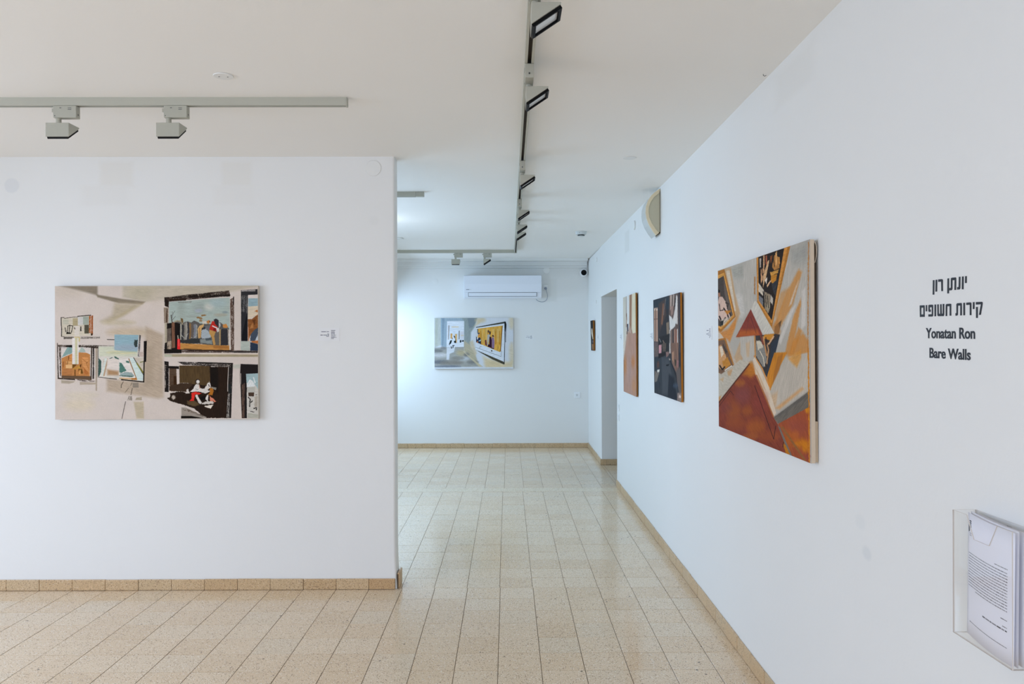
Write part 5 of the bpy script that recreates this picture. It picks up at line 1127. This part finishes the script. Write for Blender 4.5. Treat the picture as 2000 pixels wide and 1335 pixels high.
t = thing('wall_socket', 'square white wall socket low on the far wall near the right corner', 'socket', (1.033, 11.0398, 0.747))
bm = BM(); bm_box(bm, -0.043, 0.043, -0.009, -0.0003, -0.043, 0.043); part('plate', bm, M['white'], t, bevel=0.003)
bm = BM(); bm_lathe(bm, [(0.023, -0.0088), (0.023, -0.0125), (0.020, -0.0125), (0.019, -0.0095)], axis='y', seg=32); part('socket_ring', bm, M['white'], t, smooth=True)
bm = BM()
for x, z in ((-0.008, 0.004), (0.008, 0.004), (0, -0.009)): bm_box(bm, x - 0.0022, x + 0.0022, -0.0135, -0.0096, z - 0.004, z + 0.004)
tag(part('socket_holes', bm, M['dark'], t), kind='stuff')

# ------------------------------------------------------------------ air conditioner, plug and cable
t = thing('air_conditioner', 'long white split air conditioner mounted high on the far wall', 'air conditioner', (-0.018, 11.0395, 2.112))
W2, HH, DD = 0.5425, 0.325, 0.20
bm = BM(); bm_prism(bm, [(-0.0005, HH), (-DD + 0.03, HH), (-DD + 0.006, HH - 0.012), (-DD + 0.012, 0.085), (-DD + 0.020, 0.022), (-DD + 0.05, 0.0), (-0.0005, 0.012)], 'x', -W2, W2)
part('body', bm, M['white_ac'], t, bevel=0.006)
bm = BM(); bm_prism(bm, [(-DD + 0.012, HH - 0.004), (-DD - 0.001, HH - 0.008), (-DD - 0.005, 0.20), (-DD - 0.002, 0.086), (-DD + 0.013, 0.084)], 'x', -W2 + 0.002, W2 - 0.002)
fp = part('front_panel', bm, M['white_ac'], t, bevel=0.003)
bm = BM(); bm_prism(bm, [(-DD + 0.016, 0.082), (-DD + 0.004, 0.082), (-DD + 0.010, 0.026), (-DD + 0.022, 0.026)], 'x', -W2 + 0.060, W2 - 0.066); part('air_outlet', bm, M['grey_line'], t)
bm = BM(); bm_prism(bm, [(-DD + 0.004, 0.079), (-DD + 0.0005, 0.078), (-DD + 0.0065, 0.031), (-DD + 0.010, 0.030)], 'x', -W2 + 0.066, W2 - 0.072); part('louver', bm, M['white_ac'], t, bevel=0.001)
bm = BM(); bm_box(bm, -W2 + 0.032, -W2 + 0.076, -DD - 0.0055, -DD - 0.004, 0.118, 0.128); part('printed_mark', bm, M['cable'], fp)
bm = BM(); bm_box(bm, -W2 + 0.086, -W2 + 0.102, -DD - 0.0053, -DD - 0.004, 0.120, 0.125); part('printed_mark', bm, M['diffuser'], fp)
t = thing('wall_socket', 'small round-faced socket right of the air conditioner holding its plug', 'socket', (0.590, 11.0398, 2.272))
bm = BM(); bm_box(bm, -0.034, 0.034, -0.008, -0.0003, -0.036, 0.044); part('plate', bm, M['cover'], t, bevel=0.008, bseg=3)
t = thing('power_cable', 'grey plug and cable looping down from the socket to the air conditioner', 'cable', (0.590, 11.0310, 2.262))
bm = BM(); bm_lathe(bm, [(0.016, 0.0), (0.019, -0.01), (0.018, -0.028), (0.010, -0.036)], axis='y', seg=24); part('plug', bm, M['cable'], t, smooth=True)
bm = BM(); bm_tube(bm, bezier([(0, -0.030, -0.012), (0.012, -0.034, -0.05), (0.085, -0.03, -0.20), (-0.02, -0.02, -0.215), (-0.11, -0.03, -0.20), (-0.135, -0.05, -0.155)], 24), 0.0042, 8); part('cord', bm, M['cable'], t, smooth=True)

# ------------------------------------------------------------------ smoke detector, camera, wall lamp
t = thing('smoke_detector', 'white round smoke detector on the far ceiling right of the long track', 'smoke detector', (0.8198, 8.12, cz(8.12)))
bm = BM(); bm_lathe(bm, [(0.062, -0.0003), (0.062, -0.007), (0.059, -0.010), (0.054, -0.030), (0.050, -0.033)], seg=40); part('base', bm, M['white_dull'], t, smooth=True)
for k in range(7):
    a = 2 * math.pi * (k + 0.5) / 7
    bm = BM(); bm_box(bm, -0.0125, 0.0125, -0.003, 0.003, -0.0455, -0.0328)
    o = part('vent_slot', bm, M['dark'], t); o.location = (0.032 * math.cos(a), 0.032 * math.sin(a), 0); o.rotation_euler = (0, 0, a + R(90))
bm = BM(); bm_lathe(bm, [(0.026, -0.033), (0.026, -0.044), (0.036, -0.045), (0.033, -0.050), (0.012, -0.052)], seg=32); part('sensor_cap', bm, M['white_dull'], t, smooth=True)
bm = BM(); bm_lathe(bm, [(0.0035, 0), (0.0035, 0.0016)], axis='y', seg=12, center=(0, 0, 0)); o = part('indicator', bm, M['dark'], t); o.location = (-0.021, -0.0535, -0.018)

t = thing('security_camera', 'small white turret camera with black face in the far right corner', 'camera', (1.125, 11.0395, 2.478))
bm = BM(); bm_lathe(bm, [(0.052, -0.0005), (0.055, -0.010), (0.055, -0.030), (0.044, -0.042)], axis='y', seg=36); part('mount', bm, M['white'], t, smooth=True)
bm = BM(); bm_lathe(bm, [(0.030, -0.040), (0.047, -0.052), (0.053, -0.070), (0.053, -0.084), (0.049, -0.097), (0.0445, -0.1005)], axis='y', seg=36); part('ball', bm, M['white'], t, smooth=True)
bm = BM(); bm_lathe(bm, [(0.0395, -0.1003), (0.0385, -0.1035), (0.030, -0.1050), (0.010, -0.1058)], axis='y', seg=36); part('lens_face', bm, M['black'], t, smooth=True)

t = thing('wall_lamp', 'cream half-round wall lamp high on the right wall just under the ceiling', 'lamp', on_right(5.80, 2.292, 0.0005), (0, 0, RW))
# outline (off the wall, height) of the bowed shell
arc = [(0.004, 0.336), (0.030, 0.318), (0.066, 0.286), (0.091, 0.247), (0.105, 0.205), (0.108, 0.162), (0.102, 0.117), (0.085, 0.072), (0.056, 0.024), (0.032, -0.008)]
def inset(p, k): return [(max(0.004, a - k), 0.165 + (b - 0.165) * (1 - k / 0.2)) for a, b in p]
inner = inset(arc, 0.020)
bm = BM()
n = len(arc)
def strip(bm, xa, xb):
    o = [bm.verts.new((xa, -a, b)) for a, b in arc]; i = [bm.verts.new((xa, -a, b)) for a, b in inner]
    o2 = [bm.verts.new((xb, -a, b)) for a, b in arc]; i2 = [bm.verts.new((xb, -a, b)) for a, b in inner]
    for k in range(n - 1):
        bm.faces.new((o[k], o[k+1], i[k+1], i[k])); bm.faces.new((o2[k], o2[k+1], i2[k+1], i2[k]))
        bm.faces.new((o[k], o[k+1], o2[k+1], o2[k])); bm.faces.new((i[k], i[k+1], i2[k+1], i2[k]))
    for k in (0, n - 1): bm.faces.new((o[k], i[k], i2[k], o2[k]))
strip(bm, 0.080, 0.098); part('rim', bm, M['cream'], t)
bm = BM(); strip(bm, -0.098, 0.0797); part('diffuser', bm, M['diffuser'], t)
bm = BM(); bm_prism(bm, [(-a, b) for a, b in inner] + [(-0.004, 0.02), (-0.004, 0.31)][::1], 'x', 0.070, 0.090)
part('end_panel', bm, M['cream_side'], t)
bm = BM(); bm_box(bm, -0.09, 0.086, -0.006, -0.0003, 0.01, 0.318); part('back_plate', bm, M['stretcher'], t)

# ------------------------------------------------------------------ clear leaflet holder on the right wall
def two_mat(bm, thin):
    for f in bm.faces: f.material_index = 1 if f.calc_area() < thin else 0
    return bm
t = thing('leaflet_holder', 'clear acrylic leaflet holder on the right wall, cut off by the right edge', 'leaflet holder', on_right(1.727, 0.813, 0.0006), (0, 0, RW))
HW, HD, HZ, TK = 0.109, 0.056, 0.290, 0.0026
mats = [M['acrylic'], M['acrylic_edge']]
bm = BM(); bm_box(bm, -HW, HW, -TK, -0.0003, 0, HZ); part('back_panel', two_mat(bm, 0.002), mats, t)
bm = BM(); bm_prism(bm, [(-HW, 0), (HW, 0), (HW, HZ), (0.058, HZ), (0.030, HZ - 0.050), (-0.026, HZ - 0.050), (-0.054, HZ), (-HW, HZ)], 'y', -HD, -HD + TK); part('front_panel', two_mat(bm, 0.002), mats, t)
for s in (-1, 1):
    bm = BM(); x0, x1 = (-HW, -HW + TK) if s < 0 else (HW - TK, HW)
    bm_box(bm, x0, x1, -HD + TK, -TK, 0, HZ); part('side_panel', two_mat(bm, 0.002), mats, t)
bm = BM(); bm_box(bm, -HW + TK, HW - TK, -HD + TK, -TK, 0, TK); part('bottom_panel', two_mat(bm, 0.002), mats, t)
bm = BM(); bm_lathe(bm, [(0.006, -TK - 0.0001), (0.006, -TK - 0.002), (0.004, -TK - 0.0035)], axis='y', seg=16, center=(0.012, 0, HZ - 0.016)); part('screw', bm, M['steel'], t)

def leaflet_image():
    c = Canvas(420, 590, ((0, 0), (1, 0), (1, 1), (0, 1)), (229, 229, 238))
    K = (96, 98, 106)
    text_rows(c, 14, 40, 34, 4, 9, 6, (70, 72, 76), ragged=0.3); c.poly([(8, 52), (20, 60), (22, 86), (10, 92)], (40, 44, 48), raw=True, rough=1); text_rows(c, 14, 44, 94, 2, 9, 5, (150, 150, 156), ragged=0.4)
    text_rows(c, 270, 370, 172, 1, 10, 4, K, ragged=0.05)
    text_rows(c, 12, 370, 190, 13, 13, 4.2, K, ragged=0.02); text_rows(c, 90, 370, 359, 1, 13, 4.2, K, ragged=0.02)
    text_rows(c, 320, 370, 400, 1, 10, 4, K, ragged=0.1); text_rows(c, 335, 370, 432, 1, 10, 4, K, ragged=0.1); text_rows(c, 170, 370, 446, 1, 10, 6, (60, 62, 70), ragged=0.02); text_rows(c, 30, 370, 520, 1, 10, 3.5, K, ragged=0.02)
    return c.image('leaflet_print', 1.0, 0.0, 0.0)
PM = paint_material('leaflet_print', leaflet_image(), 0.75, 0.02)
def sheet(label, curve, x0, x1, z0, h, mat, lean=0.0):
    """curve(u): distance off the wall along the sheet, u from 0 to 1"""
    t = thing('leaflet', label, 'leaflet', on_right(1.727, 0.813, 0.0006), (0, 0, RW), 'leaflets in the holder')
    bm = BM(); uvl = bm.loops.layers.uv.new('uv'); N, K = 16, 6
    g = [[bm.verts.new((x0 + (x1 - x0) * i / N, -(curve(i / N) + lean * (1 - k / K)), z0 + h * k / K)) for i in range(N + 1)] for k in range(K + 1)]
    for k in range(K):
        for i in range(N):
            f = bm.faces.new((g[k][i], g[k][i+1], g[k+1][i+1], g[k+1][i]))
            for l, (a, b) in zip(f.loops, ((i, k), (i+1, k), (i+1, k+1), (i, k+1))): l[uvl].uv = (a / N, b / K)
    me = bpy.data.meshes.new('sheet'); bm.to_mesh(me); bm.free(); me.materials.append(mat)
    for p in me.polygons: p.use_smooth = True
    o = link('sheet', me, t)
    sd = o.modifiers.new('thickness', 'SOLIDIFY'); sd.thickness = 0.0003; sd.offset = 0
sheet('front leaflet in the clear holder, its rows of fine print facing out', lambda u: 0.024 + 0.022 * math.sin(min(1.0, u * 1.25) * math.pi / 2), -0.0995, 0.1055, 0.0030, 0.283, PM, 0.004)
sheet('second leaflet in the clear holder, its blank bowed edge just behind the front one', lambda u: 0.018 + 0.020 * math.sin(min(1.0, u * 1.25) * math.pi / 2), -0.0980, 0.1055, 0.0030, 0.286, M['paper'], 0.003)
sheet('rearmost leaflet in the clear holder, curling away with its corner showing', lambda u: 0.010 + 0.016 * math.sin(min(1.0, u * 1.1) * math.pi / 2), -0.0880, 0.1055, 0.0030, 0.284, M['paper'], 0.003)

# a bent hook left in the ceiling, and crumbs on the floor
t = thing('ceiling_hook', 'tiny dark wire hook in the ceiling near the right wall', 'hook', (1.135, 3.285, Z0))
bm = BM(); bm_tube(bm, [(0, 0, -0.0005), (0, 0, -0.006), (0.006, 0, -0.009), (0.012, 0, -0.006)], 0.0012, 6); part('wire', bm, M['dark'], t)
